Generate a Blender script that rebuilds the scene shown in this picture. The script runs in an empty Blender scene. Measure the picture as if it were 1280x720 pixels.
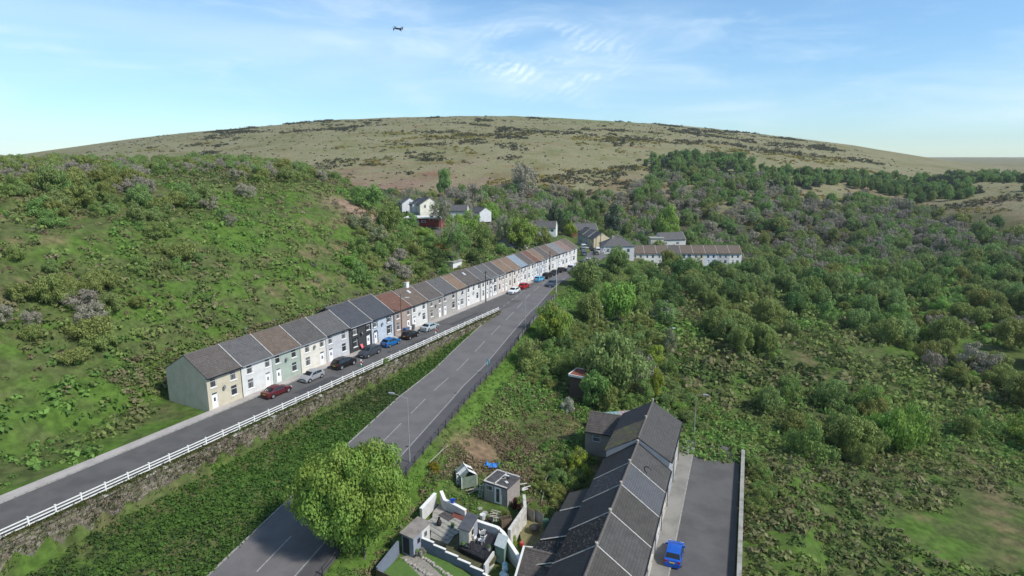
import bpy, bmesh, math, random
import numpy as np
from mathutils import Vector, Matrix, Euler
R = math.radians
scene = bpy.context.scene
col = scene.collection
rnd = random.Random(7)
# ------------------------------------------------------------------ camera, world, sun, exposure
CAMZ = 38.0; FPX = 770.0; PITCH = R(12.4); CP, SP = math.cos(PITCH), math.sin(PITCH)
cam = bpy.data.objects.new('camera', bpy.data.cameras.new('camera')); col.objects.link(cam)
cam.location = (0, 0, CAMZ); cam.rotation_euler = (R(90) - PITCH, 0, 0)
cam.data.sensor_width = 36; cam.data.lens = 36 * FPX / 1280
cam.data.clip_start = .5; cam.data.clip_end = 9000
scene.camera = cam
SUN_EL, SUN_AZ = R(46), R(118)
sd = bpy.data.lights.new('sun', 'SUN'); sd.energy = 2.45; sd.angle = R(6); sd.color = (1, .955, .88)
so = bpy.data.objects.new('sun', sd); col.objects.link(so)
so.rotation_euler = Vector((math.sin(SUN_AZ)*math.cos(SUN_EL), math.cos(SUN_AZ)*math.cos(SUN_EL), math.sin(SUN_EL))).to_track_quat('Z', 'Y').to_euler()
so.location = (60, -40, 120)
scene.view_settings.view_transform = 'Standard'; scene.view_settings.look = 'None'
scene.view_settings.gamma = 1; scene.view_settings.exposure = 0.93
scene.render.engine = 'CYCLES'
scene.cycles.max_bounces = 6; scene.cycles.transparent_max_bounces = 4

class NT:
    def __init__(s, tree): s.t = tree; tree.nodes.clear()
    def n(s, typ, **kw):
        nd = s.t.nodes.new(typ)
        for k, v in kw.items():
            if k.startswith('i_'): nd.inputs[k[2:].replace('_', ' ')].default_value = v
            else: setattr(nd, k, v)
        return nd
    def l(s, a, b): s.t.links.new(a, b)
    def math(s, op, a, b=None, clamp=False):
        m = s.n('ShaderNodeMath', operation=op); m.use_clamp = clamp
        for i, x in enumerate((a, b)):
            if x is None: continue
            if isinstance(x, (int, float)): m.inputs[i].default_value = x
            else: s.l(x, m.inputs[i])
        return m.outputs[0]
    def mix(s, fac, a, b, bt='MIX'):
        m = s.n('ShaderNodeMix', data_type='RGBA', blend_type=bt)
        for idx, x in ((0, fac), (6, a), (7, b)):
            if isinstance(x, (int, float)): m.inputs[idx].default_value = x
            elif isinstance(x, (tuple, list)): m.inputs[idx].default_value = (*x[:3], 1)
            else: s.l(x, m.inputs[idx])
        return m.outputs[2]
    def noise(s, vec, scale, detail=4, rough=.55, dist=0):
        t = s.n('ShaderNodeTexNoise'); t.inputs['Scale'].default_value = scale
        t.inputs['Detail'].default_value = detail; t.inputs['Roughness'].default_value = rough; t.inputs['Distortion'].default_value = dist
        if vec is not None: s.l(vec, t.inputs['Vector'])
        return t.outputs['Fac']
    def ramp(s, fac, lo, hi):
        m = s.n('ShaderNodeMapRange'); m.interpolation_type = 'SMOOTHSTEP'
        m.inputs[1].default_value = lo; m.inputs[2].default_value = hi; s.l(fac, m.inputs[0]); return m.outputs[0]
    def mapv(s, vec, scale=(1, 1, 1), rot=(0, 0, 0), loc=(0, 0, 0)):
        m = s.n('ShaderNodeMapping'); m.inputs['Scale'].default_value = scale; m.inputs['Rotation'].default_value = rot; m.inputs['Location'].default_value = loc
        s.l(vec, m.inputs['Vector']); return m.outputs[0]

world = bpy.data.worlds.new('World'); scene.world = world; world.use_nodes = True
w = NT(world.node_tree)
sky = w.n('ShaderNodeTexSky', sky_type='NISHITA', sun_disc=False)
sky.sun_elevation = SUN_EL; sky.sun_rotation = SUN_AZ; sky.altitude = 250; sky.air_density = .75; sky.dust_density = .1; sky.ozone_density = 3.0
tc = w.n('ShaderNodeTexCoord').outputs['Generated']
wisps = w.noise(w.mapv(tc, (2.2, 2.2, 9), (0, R(8), 0)), 2.1, 7, .6, .5)
broad = w.noise(w.mapv(tc, (1.3, 1.3, 6.5), (0, R(-6), 0), (3, 1, 0)), 1.7, 3, .5, .3)
veil = w.math('ADD', w.math('MULTIPLY', w.ramp(broad, .38, .78), .34), w.math('MULTIPLY', w.ramp(wisps, .46, .75), .3))
# rippled cirrus bands above the hill
cd = w.n('ShaderNodeVectorMath', operation='DISTANCE'); w.l(w.mapv(tc, (1, 1, 2.3), (0, R(11), 0)), cd.inputs[0]); 
_v = Euler((0, R(11), 0)).to_matrix() @ Vector((.055, .985, .137 * 2.3)); cd.inputs[1].default_value = _v
rmask = w.ramp(cd.outputs['Value'], .17, .02)
wv = w.n('ShaderNodeTexWave', wave_type='BANDS', bands_direction='X'); wv.inputs['Scale'].default_value = 27; wv.inputs['Distortion'].default_value = 7
wv.inputs['Detail'].default_value = 3; wv.inputs['Detail Scale'].default_value = 1.6
w.l(w.mapv(tc, (1, 1, 1), (0, R(-52), 0)), wv.inputs['Vector'])
ripple = w.math('MULTIPLY', w.math('MULTIPLY', rmask, w.ramp(w.noise(w.mapv(tc, (1, 1, 2.2)), 13, 4), .46, .66)), w.math('ADD', w.math('MULTIPLY', wv.outputs['Fac'], .75), .15))
veil = w.math('ADD', veil, w.math('MULTIPLY', ripple, .72), clamp=True)
sepz = w.n('ShaderNodeSeparateXYZ'); w.l(tc, sepz.inputs[0])
lowsky = w.mix(w.ramp(sepz.outputs[2], .0, .22), (.66, .76, .76), (.9, 1.03, 1.0))
skyc = w.mix(veil, w.mix(1.0, sky.outputs[0], lowsky, 'MULTIPLY'), (5.0, 5.9, 6.4))
bg = w.n('ShaderNodeBackground'); bg.inputs['Strength'].default_value = .098; w.l(skyc, bg.inputs['Color'])
w.l(bg.outputs[0], w.n('ShaderNodeOutputWorld').inputs['Surface'])

# ------------------------------------------------------------------ pixel rays (only to find where things stand in the world)
def at(u, v, z):
    up = (360 - v) / FPX; r = (u - 640) / FPX; t = (CAMZ - z) / (SP - up * CP)
    return Vector((r * t, (CP + up * SP) * t, z))
UO = np.array([-22.9, 115.0]); UD = np.array([.467, .884]); UD /= np.linalg.norm(UD); UN = np.array([UD[1], -UD[0]])
def SN(s, n, z=0.0):
    p = UO + UD * s + UN * n; return Vector((p[0], p[1], z))
UROT = math.atan2(UD[1], UD[0])
LD = np.array([.357, .934]); LD /= np.linalg.norm(LD); LN = np.array([LD[1], -LD[0]]); LROT = math.atan2(LD[1], LD[0])
LO = np.array([17.1, 62.2]) - LN * .25                    # front wall line of the lower terrace
def LP(s, n, z=0.0):
    p = LO + LD * s + LN * n; return Vector((p[0], p[1], z))

# ------------------------------------------------------------------ terrain height
ZY = np.array([[-200, -2], [30, -.6], [60, -.2], [90, .1], [105, .5], [120, 1.7], [134, 2.9], [150, 3.05], [205, 3.1], [230, .5], [262, -3], [300, -4]])
RE = np.array([[-55, -90], [-30, 12], [-22, 42], [-14.03, 72.87], [-11.4, 82.8], [-7.96, 95.83], [-3.98, 107.9], [0, 121], [6.2, 140.3], [10.4, 156.1], [15.15, 171.4], [22, 186], [29, 200], [33.5, 214], [35.2, 232], [37, 270], [36, 300]])
LE = np.array([[-63.5, -90], [-38.6, 12], [-30, 42], [-22.6, 72.87], [-20.47, 81.2], [-17.92, 91.15], [-14.22, 101.7], [-12.37, 107.9], [-9.52, 117], [-3.59, 133.8], [0, 146.8], [9, 170], [22.6, 197.5], [25.2, 210], [28.3, 232], [30, 270], [29, 300]])
def zroad(y): return np.interp(y, ZY[:, 0], ZY[:, 1])
def sst(x, a, b):
    t = np.clip((x - a) / (b - a), 0, 1); return t * t * (3 - 2 * t)
_g = np.random.RandomState(3); _ph = _g.rand(24) * 6.28; _dx = _g.randn(24); _dy = _g.randn(24)
def rough(x, y, wl):
    r = 0
    for i in range(6):
        k = 6.28 / wl * (1.35 ** i); r = r + np.sin(k * (_dx[i] * x + _dy[i] * y) * .7 + _ph[i]) / (1.35 ** i)
    return r / 3
_lat = np.random.RandomState(17).rand(256, 256)
def vnoise(x, y, wl):
    x, y = np.asarray(x) / wl + 1000, np.asarray(y) / wl + 1000; i, j = np.floor(x).astype(int), np.floor(y).astype(int); fx, fy = x - i, y - j
    fx, fy = fx * fx * (3 - 2 * fx), fy * fy * (3 - 2 * fy); g = lambda a, b: _lat[a % 256, b % 256]
    return (g(i, j) * (1 - fx) + g(i+1, j) * fx) * (1 - fy) + (g(i, j+1) * (1 - fx) + g(i+1, j+1) * fx) * fy
PADS = []   # (cx, cy, ang, hx, hy, z, margin)
def pad(c, ang, hx, hy, z, m=2.0): PADS.append((c[0], c[1], ang, hx, hy, z, m))
def hillz(x, y):
    d = np.clip((1000 - y) / 700, -1, 1.3)
    crest = 93 - (np.abs(x + 60) / 330) ** 1.8 * 17
    crest = np.maximum(crest, 24 + 6 * np.sin(x / 170))
    return crest - 103 * np.abs(d) ** 1.62 + rough(x, y, 240) * 2.2 + rough(y * .8 + 90, x, 90) * .9
def terr(x, y):
    x = np.asarray(x, float); y = np.asarray(y, float)
    qx, qy = x - UO[0], y - UO[1]; s = qx * UD[0] + qy * UD[1]; n = qx * UN[0] + qy * UN[1]
    xr = np.interp(y, RE[:, 1], RE[:, 0]); xl = np.interp(y, LE[:, 1], LE[:, 0])
    zr = zroad(y)
    m = (x - xr - 2.3) * .96
    near = np.interp(m, [0, 3, 8, 20, 35, 60, 90, 140, 200, 300], [0, -1.3, -2.9, -3.6, -4.0, -6.5, -9, -9, -2, 16])
    farr = np.interp(m, [0, 3, 8, 20, 35, 60, 90, 140, 200, 300], [0, -1.2, -3.6, -6.0, -7.5, -9.0, -10.5, -9, 0, 20])
    k = sst(y, 72, 110)
    low = zr + near * (1 - k) + farr * k
    low = np.where(m < 0, zr - .12, low)
    low = low + np.where(m > 3, rough(x, y, 14) * .28 * sst(m, 3, 9), 0)
    verge = np.clip((xl - x), 0, 30)
    low = low + np.where((m < 0) & (y < 140), np.clip(verge * .05, 0, .25), 0)
    # upper street shelf and the hillside behind it
    slope = np.interp(s, [-60, 40, 60, 82, 110, 150], [.62, .56, .45, .30, .18, .10])
    rr = np.clip(-10.5 - n, 0, 400)
    rise = slope * rr + 1.0 * sst(rr, 0, 3); rise = np.where(rise > 21, 21 + 9 * np.tanh((rise - 21) / 13), rise)
    base = np.where(s < 96, 3.05, np.minimum(3.05, zr))
    high = base - .1 + rise + rough(x, y, 23) * np.clip(rr * .06, 0, .9)
    e = sst(n, 8.95, 9.45)
    fade = sst(s, 25.5, 26.5)
    z = np.where(s < 26, high * (1 - e) + low * e, np.where(n < 4, high, np.minimum(high, np.maximum(low, -50))))
    z = np.where((m >= 0) & (s >= 26), low, z)
    # big hill beyond
    h = hillz(x, y); kk = 9.0
    a = np.clip(.5 + .5 * (h - z) / kk, 0, 1); hz = z * (1 - a) + h * a + kk * a * (1 - a)
    g = sst(y, 215, 300); z = z * (1 - g) + hz * g
    for cx, cy, ang, hx, hy, pz, mg in PADS:
        c, sn_ = math.cos(ang), math.sin(ang); dx, dy = x - cx, y - cy
        lx = np.abs(dx * c + dy * sn_) - hx; ly = np.abs(-dx * sn_ + dy * c) - hy
        dd = np.hypot(np.maximum(lx, 0), np.maximum(ly, 0)); f = 1 - sst(dd, 0, mg)
        z = z * (1 - f) + pz * f
    return z
LZ = -3.7
pad(LP(-10, 6), LROT, 34, 8.5, LZ - .12, 3)                # lower street
pad(LP(-2, -4), LROT, 30, 5, LZ - .2, 3)                  # lower terrace
pad((-5.4, 59.6), LROT, 5, 8, -3.25, 3)                   # gardens
pad((-2.0, 66.5), LROT, 3.5, 4, -2.9, 3)
pad((-9.5, 56.5), LROT, 4, 3.4, -3.35, 3)
pad((2.6, 60), LROT, 4, 2.6, -3.5, 2.5)
pad((1.0, 54), LROT, 5, 4, -3.9, 2.5)
pad((66, 252), 0, 26, 9, -7.6, 6); pad((44, 244), 0, 9, 7, -4.5, 5); pad((38, 272), R(10), 7, 14, -3.2, 5)
TS = np.concatenate([np.arange(28, 300, .9), np.geomspace(300, 1500, 160)])
def cast(us, vs):
    us = np.atleast_1d(np.asarray(us, float)); vs = np.atleast_1d(np.asarray(vs, float))
    up = (360 - vs) / FPX; r = (us - 640) / FPX
    X = r[:, None] * TS; Y = (CP + up * SP)[:, None] * TS; Z = CAMZ + (-SP + up * CP)[:, None] * TS
    hit = Z < terr(X, Y); i = hit.argmax(1); k = np.arange(len(us))
    return np.stack([X[k, i], Y[k, i], terr(X[k, i], Y[k, i])], 1)
def tz(x, y): return float(terr(x, y))
def on(u, v): return Vector(cast(u, v)[0])
pad((-37, 207), R(-20), 13, 7.5, 17.2, 6)                   # white houses on the hillside shelf
pad((-27.5, 194.2), R(-6), 6.6, 4.2, 14.95, 4)

# ------------------------------------------------------------------ materials
MATS = {}
def newmat(name):
    m = bpy.data.materials.new(name); m.use_nodes = True; MATS[name] = m; return m, NT(m.node_tree)
def finish(t, colour, rough=.7, bump=None, bstr=.3, bdist=.05, spec=.3, metal=0):
    p = t.n('ShaderNodeBsdfPrincipled'); o = t.n('ShaderNodeOutputMaterial')
    if isinstance(colour, tuple): p.inputs['Base Color'].default_value = (*colour[:3], 1)
    else: t.l(colour, p.inputs['Base Color'])
    if isinstance(rough, (int, float)): p.inputs['Roughness'].default_value = rough
    else: t.l(rough, p.inputs['Roughness'])
    p.inputs['Specular IOR Level'].default_value = spec; p.inputs['Metallic'].default_value = metal
    if bump is not None:
        b = t.n('ShaderNodeBump'); b.inputs['Strength'].default_value = bstr; b.inputs['Distance'].default_value = bdist
        t.l(bump, b.inputs['Height']); t.l(b.outputs[0], p.inputs['Normal'])
    t.l(p.outputs[0], o.inputs['Surface']); return p
def coords(t, kind='Object'): return t.n('ShaderNodeTexCoord').outputs[kind]
def plain(name, c, rough=.6, var=.25, scale=3, objcol=False, spec=.3, metal=0, streak=0, world_var=False):
    """painted / rendered / metal surface: base colour with noise wear and optional vertical streaks"""
    if name in MATS: return MATS[name]
    m, t = newmat(name); v = coords(t)
    base = t.n('ShaderNodeObjectInfo').outputs['Color'] if objcol else None
    cc = base if objcol else tuple(c)
    nz = t.noise(v, scale, 5, .6)
    dark = t.mix(1.0, cc, (1 - var, 1 - var, 1 - var * 1.1), 'MULTIPLY')
    out = t.mix(t.ramp(nz, .35, .75), cc, dark)
    if streak:
        st = t.noise(t.mapv(v, (5, 5, .25)), 1.6, 4, .6)
        out = t.mix(t.math('MULTIPLY', t.ramp(st, .5, .8), streak), out, t.mix(1.0, out, (.55, .52, .46), 'MULTIPLY'))
    finish(t, out, rough, t.noise(v, scale * 9, 3), .15, .02, spec, metal); return m
def roofmat(name, c1, c2, moss=None, mossamt=0, bw=.3, rh=.28, rough=.75, spots=None, wash=.35):
    if name in MATS: return MATS[name]
    m, t = newmat(name); v = coords(t)
    b = t.n('ShaderNodeTexBrick'); b.offset = .5
    b.inputs['Scale'].default_value = 1; b.inputs['Brick Width'].default_value = bw; b.inputs['Row Height'].default_value = rh * .84
    b.inputs['Mortar Size'].default_value = .012; b.inputs['Bias'].default_value = 0
    b.inputs['Color1'].default_value = (*c1, 1); b.inputs['Color2'].default_value = (*c2, 1); b.inputs['Mortar'].default_value = (*[x * .45 for x in c1], 1)
    t.l(v, b.inputs['Vector'])
    ii = t.n('ShaderNodeObjectInfo').outputs['Random']
    off = t.n('ShaderNodeVectorMath', operation='ADD'); t.l(v, off.inputs[0]); cmb = t.n('ShaderNodeCombineXYZ')
    t.l(t.math('MULTIPLY', ii, 40), cmb.inputs[0]); t.l(t.math('MULTIPLY', ii, 23), cmb.inputs[1]); t.l(cmb.outputs[0], off.inputs[1]); vv = off.outputs[0]
    o = t.mix(t.math('MULTIPLY', t.ramp(t.noise(vv, .8, 5, .6), .4, .75), wash), b.outputs['Color'], t.mix(1.0, b.outputs['Color'], (.5, .5, .48), 'MULTIPLY'))
    o = t.mix(t.math('MULTIPLY', t.ramp(t.noise(t.mapv(vv, (4, .4, .4)), 1.2, 4, .6), .52, .8), .4), o, t.mix(1.0, o, (1.5, 1.5, 1.45), 'MULTIPLY'))
    if moss: o = t.mix(t.ramp(t.noise(vv, 1.5, 6, .65), .62 - mossamt, .75 - mossamt), o, moss)
    if spots: o = t.mix(t.ramp(t.noise(vv, 4.5, 4, .7), .555, .63), o, spots)
    finish(t, o, rough, b.outputs['Fac'], -.4, .02, .3); return m
def foliage(name, ca, cb, trans=.35, hue=.1):
    if name in MATS: return MATS[name]
    m, t = newmat(name)
    a = t.n('ShaderNodeAttribute', attribute_name='tint'); ob = t.n('ShaderNodeObjectInfo').outputs['Random']
    c = t.mix(a.outputs['Fac'], ca, cb)
    hs = t.n('ShaderNodeHueSaturation'); t.l(t.math('ADD', t.math('MULTIPLY', ob, .04), .48), hs.inputs['Hue']); t.l(t.math('ADD', t.math('MULTIPLY', ob, hue * 2), 1 - hue), hs.inputs['Value']); t.l(c, hs.inputs['Color'])
    d = t.n('ShaderNodeBsdfPrincipled'); d.inputs['Roughness'].default_value = .62; d.inputs['Specular IOR Level'].default_value = .25; t.l(hs.outputs[0], d.inputs['Base Color'])
    tr = t.n('ShaderNodeBsdfTranslucent'); t.l(hs.outputs[0], tr.inputs['Color'])
    mx = t.n('ShaderNodeMixShader'); mx.inputs[0].default_value = trans; t.l(d.outputs[0], mx.inputs[1]); t.l(tr.outputs[0], mx.inputs[2])
    t.l(mx.outputs[0], t.n('ShaderNodeOutputMaterial').inputs['Surface']); return m
def vcol(name, rough=.75, trans=0, nscale=0):
    """colour kept per piece in a colour attribute (species / stone colour)"""
    if name in MATS: return MATS[name]
    m, t = newmat(name); c = t.n('ShaderNodeAttribute', attribute_name='pcol').outputs['Color']
    if nscale:
        nz = t.noise(coords(t), nscale, 4, .65); c = t.mix(t.ramp(nz, .35, .7), c, t.mix(1.0, c, (.6, .6, .58), 'MULTIPLY'))
    d = t.n('ShaderNodeBsdfPrincipled'); d.inputs['Roughness'].default_value = rough; d.inputs['Specular IOR Level'].default_value = .2; t.l(c, d.inputs['Base Color'])
    o = t.n('ShaderNodeOutputMaterial')
    if trans:
        tr = t.n('ShaderNodeBsdfTranslucent'); t.l(c, tr.inputs['Color']); mx = t.n('ShaderNodeMixShader'); mx.inputs[0].default_value = trans
        t.l(d.outputs[0], mx.inputs[1]); t.l(tr.outputs[0], mx.inputs[2]); t.l(mx.outputs[0], o.inputs['Surface'])
    else: t.l(d.outputs[0], o.inputs['Surface'])
    return m

WHITE = plain('white_paint', (.78, .77, .74), .55, .12, 2, streak=.25)
UPVC = plain('white_upvc', (.8, .8, .8), .35, .05, 2)
BLACK = plain('black_paint', (.02, .02, .022), .45, .3)
DARKMETAL = plain('dark_metal', (.05, .05, .055), .5, .3)
GALV = plain('galvanised_steel', (.42, .43, .44), .45, .25, 4, metal=.3)
TIMBER = plain('weathered_timber', (.17, .125, .085), .8, .45, 4, streak=.4)
DARKTIMBER = plain('dark_pole_timber', (.075, .058, .045), .85, .4, 4)
CONC = plain('concrete', (.34, .33, .30), .85, .4, 1.2, streak=.3)
RUBBER = plain('tyre_rubber', (.02, .02, .02), .8, .2)
RIM = plain('alloy_rim', (.5, .5, .52), .35, .2, metal=.6)
PAINT = plain('car_paint', (1, 1, 1), .25, .08, 1, objcol=True, spec=.6)
CLOTH = plain('painted_colour', (1, 1, 1), .6, .15, 2, objcol=True)
WALLC = plain('rendered_wall', (1, 1, 1), .85, .16, .9, objcol=True, streak=.3)
def glassmat(name, base, curtain):
    m, t = newmat(name); v = coords(t); r = t.n('ShaderNodeObjectInfo').outputs['Random']
    sep = t.n('ShaderNodeSeparateXYZ'); t.l(v, sep.inputs[0])
    fold = t.noise(t.mapv(v, (9, 9, .6)), 1.5, 2)
    c = t.mix(t.math('MULTIPLY', t.ramp(fold, .3, .7), t.ramp(r, .25, .6)), base, curtain)
    finish(t, c, .08, None, spec=.6); return m
GLASS = glassmat('window_glass', (.035, .04, .045), (.26, .26, .25))
CARGLASS = plain('car_glass', (.012, .014, .016), .06, .1, spec=.7)
LAMPGLASS = plain('lamp_glass', (.7, .7, .68), .2, .1)
REDGLASS = plain('red_lens', (.35, .015, .012), .2, .1)
PLATE = plain('number_plate_white', (.75, .75, .7), .5, .05)
PLATEY = plain('number_plate_yellow', (.75, .55, .05), .5, .05)

def asphalt(name, c, patch=.25):
    m, t = newmat(name); v = coords(t)
    n1 = t.noise(v, .35, 5, .6); n2 = t.noise(v, 40, 2)
    o = t.mix(t.ramp(n1, .35, .7), c, tuple(x * (1 - patch) for x in c)); o = t.mix(t.math('MULTIPLY', n2, .35), o, tuple(x * 1.7 for x in c))
    o = t.mix(t.math('MULTIPLY', t.ramp(t.noise(v, 1.7, 6, .7), .6, .7), .3), o, tuple(x * .55 for x in c))
    finish(t, o, .85, n2, .2, .01); return m
ASPH = asphalt('asphalt_main', (.13, .122, .121)); ASPH2 = asphalt('asphalt_side', (.1, .096, .094), .35)
FOOT = asphalt('footway_asphalt', (.082, .078, .08)); PAVE = asphalt('pavement_slabs', (.36, .33, .31), .3); LPAVE = asphalt('lower_pavement', (.22, .21, .19), .4)
KERB = plain('kerb_stone', (.33, .32, .30), .8, .35, 2)
LINE = plain('road_line_paint', (.36, .36, .355), .7, .35, 3)

# ------------------------------------------------------------------ mesh helpers
class MB:
    def __init__(s): s.v = []; s.f = []
    def quad(s, a, b, c, d):
        i = len(s.v); s.v += [tuple(a), tuple(b), tuple(c), tuple(d)]; s.f.append((i, i+1, i+2, i+3)); return s
    def poly(s, pts):
        i = len(s.v); s.v += [tuple(p) for p in pts]; s.f.append(tuple(range(i, i + len(pts)))); return s
    def box(s, x0, x1, y0, y1, z0, z1, M=None):
        p = [Vector(c) for c in ((x0,y0,z0),(x1,y0,z0),(x1,y1,z0),(x0,y1,z0),(x0,y0,z1),(x1,y0,z1),(x1,y1,z1),(x0,y1,z1))]
        if M is not None: p = [M @ q for q in p]
        i = len(s.v); s.v += [tuple(q) for q in p]
        s.f += [tuple(i + k for k in f) for f in ((3,2,1,0),(4,5,6,7),(0,1,5,4),(1,2,6,5),(2,3,7,6),(3,0,4,7))]; return s
    def prism(s, base, top):
        n = len(base); i = len(s.v); s.v += [tuple(p) for p in base] + [tuple(p) for p in top]
        s.f.append(tuple(i + k for k in reversed(range(n)))); s.f.append(tuple(i + n + k for k in range(n)))
        for k in range(n): s.f.append((i + k, i + (k+1) % n, i + n + (k+1) % n, i + n + k))
        return s
    def tube(s, p0, p1, r0, r1=None, n=8):
        r1 = r0 if r1 is None else r1; p0, p1 = Vector(p0), Vector(p1); d = (p1 - p0).normalized()
        a = d.orthogonal().normalized(); b = d.cross(a)
        ring = lambda p, r: [p + (a * math.cos(6.2832 * k / n) + b * math.sin(6.2832 * k / n)) * r for k in range(n)]
        return s.prism(ring(p0, r0), ring(p1, r1))
    def lathe(s, prof, n=16, c=(0, 0, 0)):
        i = len(s.v); m = len(prof)
        for r, z in prof:
            for k in range(n): s.v.append((c[0] + r * math.cos(6.2832 * k / n), c[1] + r * math.sin(6.2832 * k / n), c[2] + z))
        for j in range(m - 1):
            for k in range(n): s.f.append((i + j*n + k, i + j*n + (k+1) % n, i + (j+1)*n + (k+1) % n, i + (j+1)*n + k))
        return s
    def mesh(s, name, mat=None):
        me = bpy.data.meshes.new(name); me.from_pydata(s.v, [], s.f); me.update()
        if mat: me.materials.append(mat)
        return me
    def build(s, name, mat, parent=None, loc=(0, 0, 0), rz=0): return ob(name, s.mesh(name, mat), parent, loc, rz)
def ob(name, me, parent=None, loc=(0, 0, 0), rz=0, color=None, scale=None):
    o = bpy.data.objects.new(name, me); col.objects.link(o); o.location = loc; o.rotation_euler = (0, 0, rz)
    if parent is not None: o.parent = parent
    if color: o.color = (*color, 1)
    if scale is not None: o.scale = scale if not isinstance(scale, (int, float)) else (scale,)*3
    return o
def tag(o, label=None, cat=None, group=None, kind=None):
    if label: o['label'] = label
    if cat: o['category'] = cat
    if group: o['group'] = group
    if kind: o['kind'] = kind
    return o
def thing(name, label, cat, loc=(0, 0, 0), rz=0, group=None):
    o = bpy.data.objects.new(name, None); o.empty_display_size = .3; col.objects.link(o); o.location = loc; o.rotation_euler = (0, 0, rz)
    return tag(o, label, cat, group)
def copy_tree(o, parent=None):
    c = o.copy(); col.objects.link(c)
    if parent is not None: c.parent = parent
    for ch in list(o.children): copy_tree(ch, c)
    return c
CACHE = {}
def cached(key, fn):
    if key not in CACHE: CACHE[key] = fn()
    return CACHE[key]
def np_mesh(name, V, F, mat, attrs=None, cols=None):
    """quads/tris from numpy; F (n,k)"""
    me = bpy.data.meshes.new(name); k = F.shape[1]
    me.vertices.add(len(V)); me.vertices.foreach_set('co', np.ascontiguousarray(V, np.float32).ravel())
    me.loops.add(F.size); me.loops.foreach_set('vertex_index', np.ascontiguousarray(F, np.int32).ravel())
    me.polygons.add(len(F)); me.polygons.foreach_set('loop_start', np.arange(0, F.size, k, dtype=np.int32))
    if attrs is not None:
        a = me.attributes.new('tint', 'FLOAT', 'POINT'); a.data.foreach_set('value', np.ascontiguousarray(attrs, np.float32))
    if cols is not None:
        a = me.attributes.new('pcol', 'FLOAT_COLOR', 'POINT'); c4 = np.ones((len(V), 4), np.float32); c4[:, :3] = cols; a.data.foreach_set('color', c4.ravel())
    me.update(calc_edges=True); me.validate()
    if mat: me.materials.append(mat)
    return me
# ------------------------------------------------------------------ ground: one sheet to the horizon
def axis(lo, a, b, hi, st, n0, n1):
    left = a - (np.geomspace(1, 1 + (a - lo), n0)[1:] - 1)[::-1] if n0 else np.array([])
    right = b + (np.geomspace(1, 1 + (hi - b), n1)[1:] - 1)
    return np.concatenate([left, np.arange(a, b, st), [b], right])
gx = axis(-2600, -80, 95, 2600, 1.15, 80, 80); gy = axis(-900, 30, 222, 3000, 1.15, 26, 150)
GX, GY = np.meshgrid(gx, gy); GZ = terr(GX, GY)
nx, ny = len(gx), len(gy); idx = np.arange(nx * ny).reshape(ny, nx)
GF = np.stack([idx[:-1, :-1], idx[:-1, 1:], idx[1:, 1:], idx[1:, :-1]], -1).reshape(-1, 4)
def lerp(a, b, t): return a + (b - a) * t[..., None]
lush = np.array([.075, .135, .026]); dry = np.array([.17, .135, .08]); scrub = np.array([.085, .105, .04]); past = np.array([.265, .25, .15]); brack = np.array([.23, .165, .125]); woodf = np.array([.05, .055, .028]); earth = np.array([.2, .14, .095])
nb = rough(GX, GY, 17) * .5 + rough(GY, GX, 6) * .35
pc = lerp(scrub + 0 * GX[..., None], lush, sst(nb, -.25, .35)); pc = lerp(pc, dry, sst(rough(GX + 50, GY, 11), .25, .7) * .8)
_xr = np.interp(GY, RE[:, 1], RE[:, 0]); _m = GX - _xr - 2.3
pc = lerp(pc, lush * 1.15, sst(_m, -.5, .5) * (1 - sst(_m, 3.0, 5.5)) * (GY < 150))
hm = sst(GY, 275, 330); hcol = lerp(past * .85 + 0 * GX[..., None], brack, (1 - sst(GZ + rough(GX, GY, 70) * 8, 16, 30)) * np.clip(1.0 - sst(GX, -60, 60) + rough(GX, GY, 45), 0, 1))
hcol = lerp(hcol, past * np.array([.68, .8, .6]), sst(GZ + rough(GX, GY, 120) * 6 - np.abs(GX - 130) * .05, 68, 82) * sst(GX, -40, 60))
hcol = lerp(hcol, woodf * 1.4, 1 - sst(GZ + rough(GX, GY, 50) * 3, -4, 8))
pc = lerp(pc, hcol, hm)
_e = np.exp(-(((GX + 5.0) / 3.5) ** 2 + ((GY - 78) / 3.6) ** 2)); pc = lerp(pc, earth, np.clip(_e * 1.5 + nb * .3 * _e, 0, 1))
_e = np.exp(-(((GX + 42) / 9) ** 2 + ((GY - 172) / 6) ** 2)); pc = lerp(pc, brack * 1.15, np.clip(_e * 1.4, 0, 1))
gm, t = newmat('ground_cover'); v = coords(t)
a = t.n('ShaderNodeAttribute', attribute_name='pcol').outputs['Color']; hf = t.n('ShaderNodeAttribute', attribute_name='tint').outputs['Fac']
n1 = t.noise(v, .9, 6, .65); n2 = t.noise(v, .06, 5, .6); n3 = t.noise(t.mapv(v, (.02, .05, .05)), 1.1, 6, .7)
o = t.mix(t.ramp(n1, .3, .7), t.mix(1.0, a, (.62, .62, .6), 'MULTIPLY'), t.mix(1.0, a, (1.25, 1.22, 1.15), 'MULTIPLY'))
n4 = t.noise(t.mapv(v, (1, 1, .3)), .035, 6, .62)
o = t.mix(t.math('MULTIPLY', hf, t.math('MULTIPLY', t.ramp(n4, .46, .62), .75)), o, t.mix(1.0, o, (.74, .8, .6), 'MULTIPLY'))
o = t.mix(t.math('MULTIPLY', t.ramp(n2, .42, .68), .4), o, t.mix(1.0, o, (.72, .85, .6), 'MULTIPLY'))
o = t.mix(t.math('MULTIPLY', hf, t.ramp(n3, .5, .68)), o, t.mix(1.0, o, (.9, .74, .66), 'MULTIPLY'))
finish(t, o, .95, n1, .5, .15, .1)
ground = ob('ground', np_mesh('ground', np.stack([GX, GY, GZ], -1).reshape(-1, 3), GF, gm, attrs=hm.reshape(-1), cols=pc.reshape(-1, 3)))
tag(ground, kind='structure')
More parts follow.
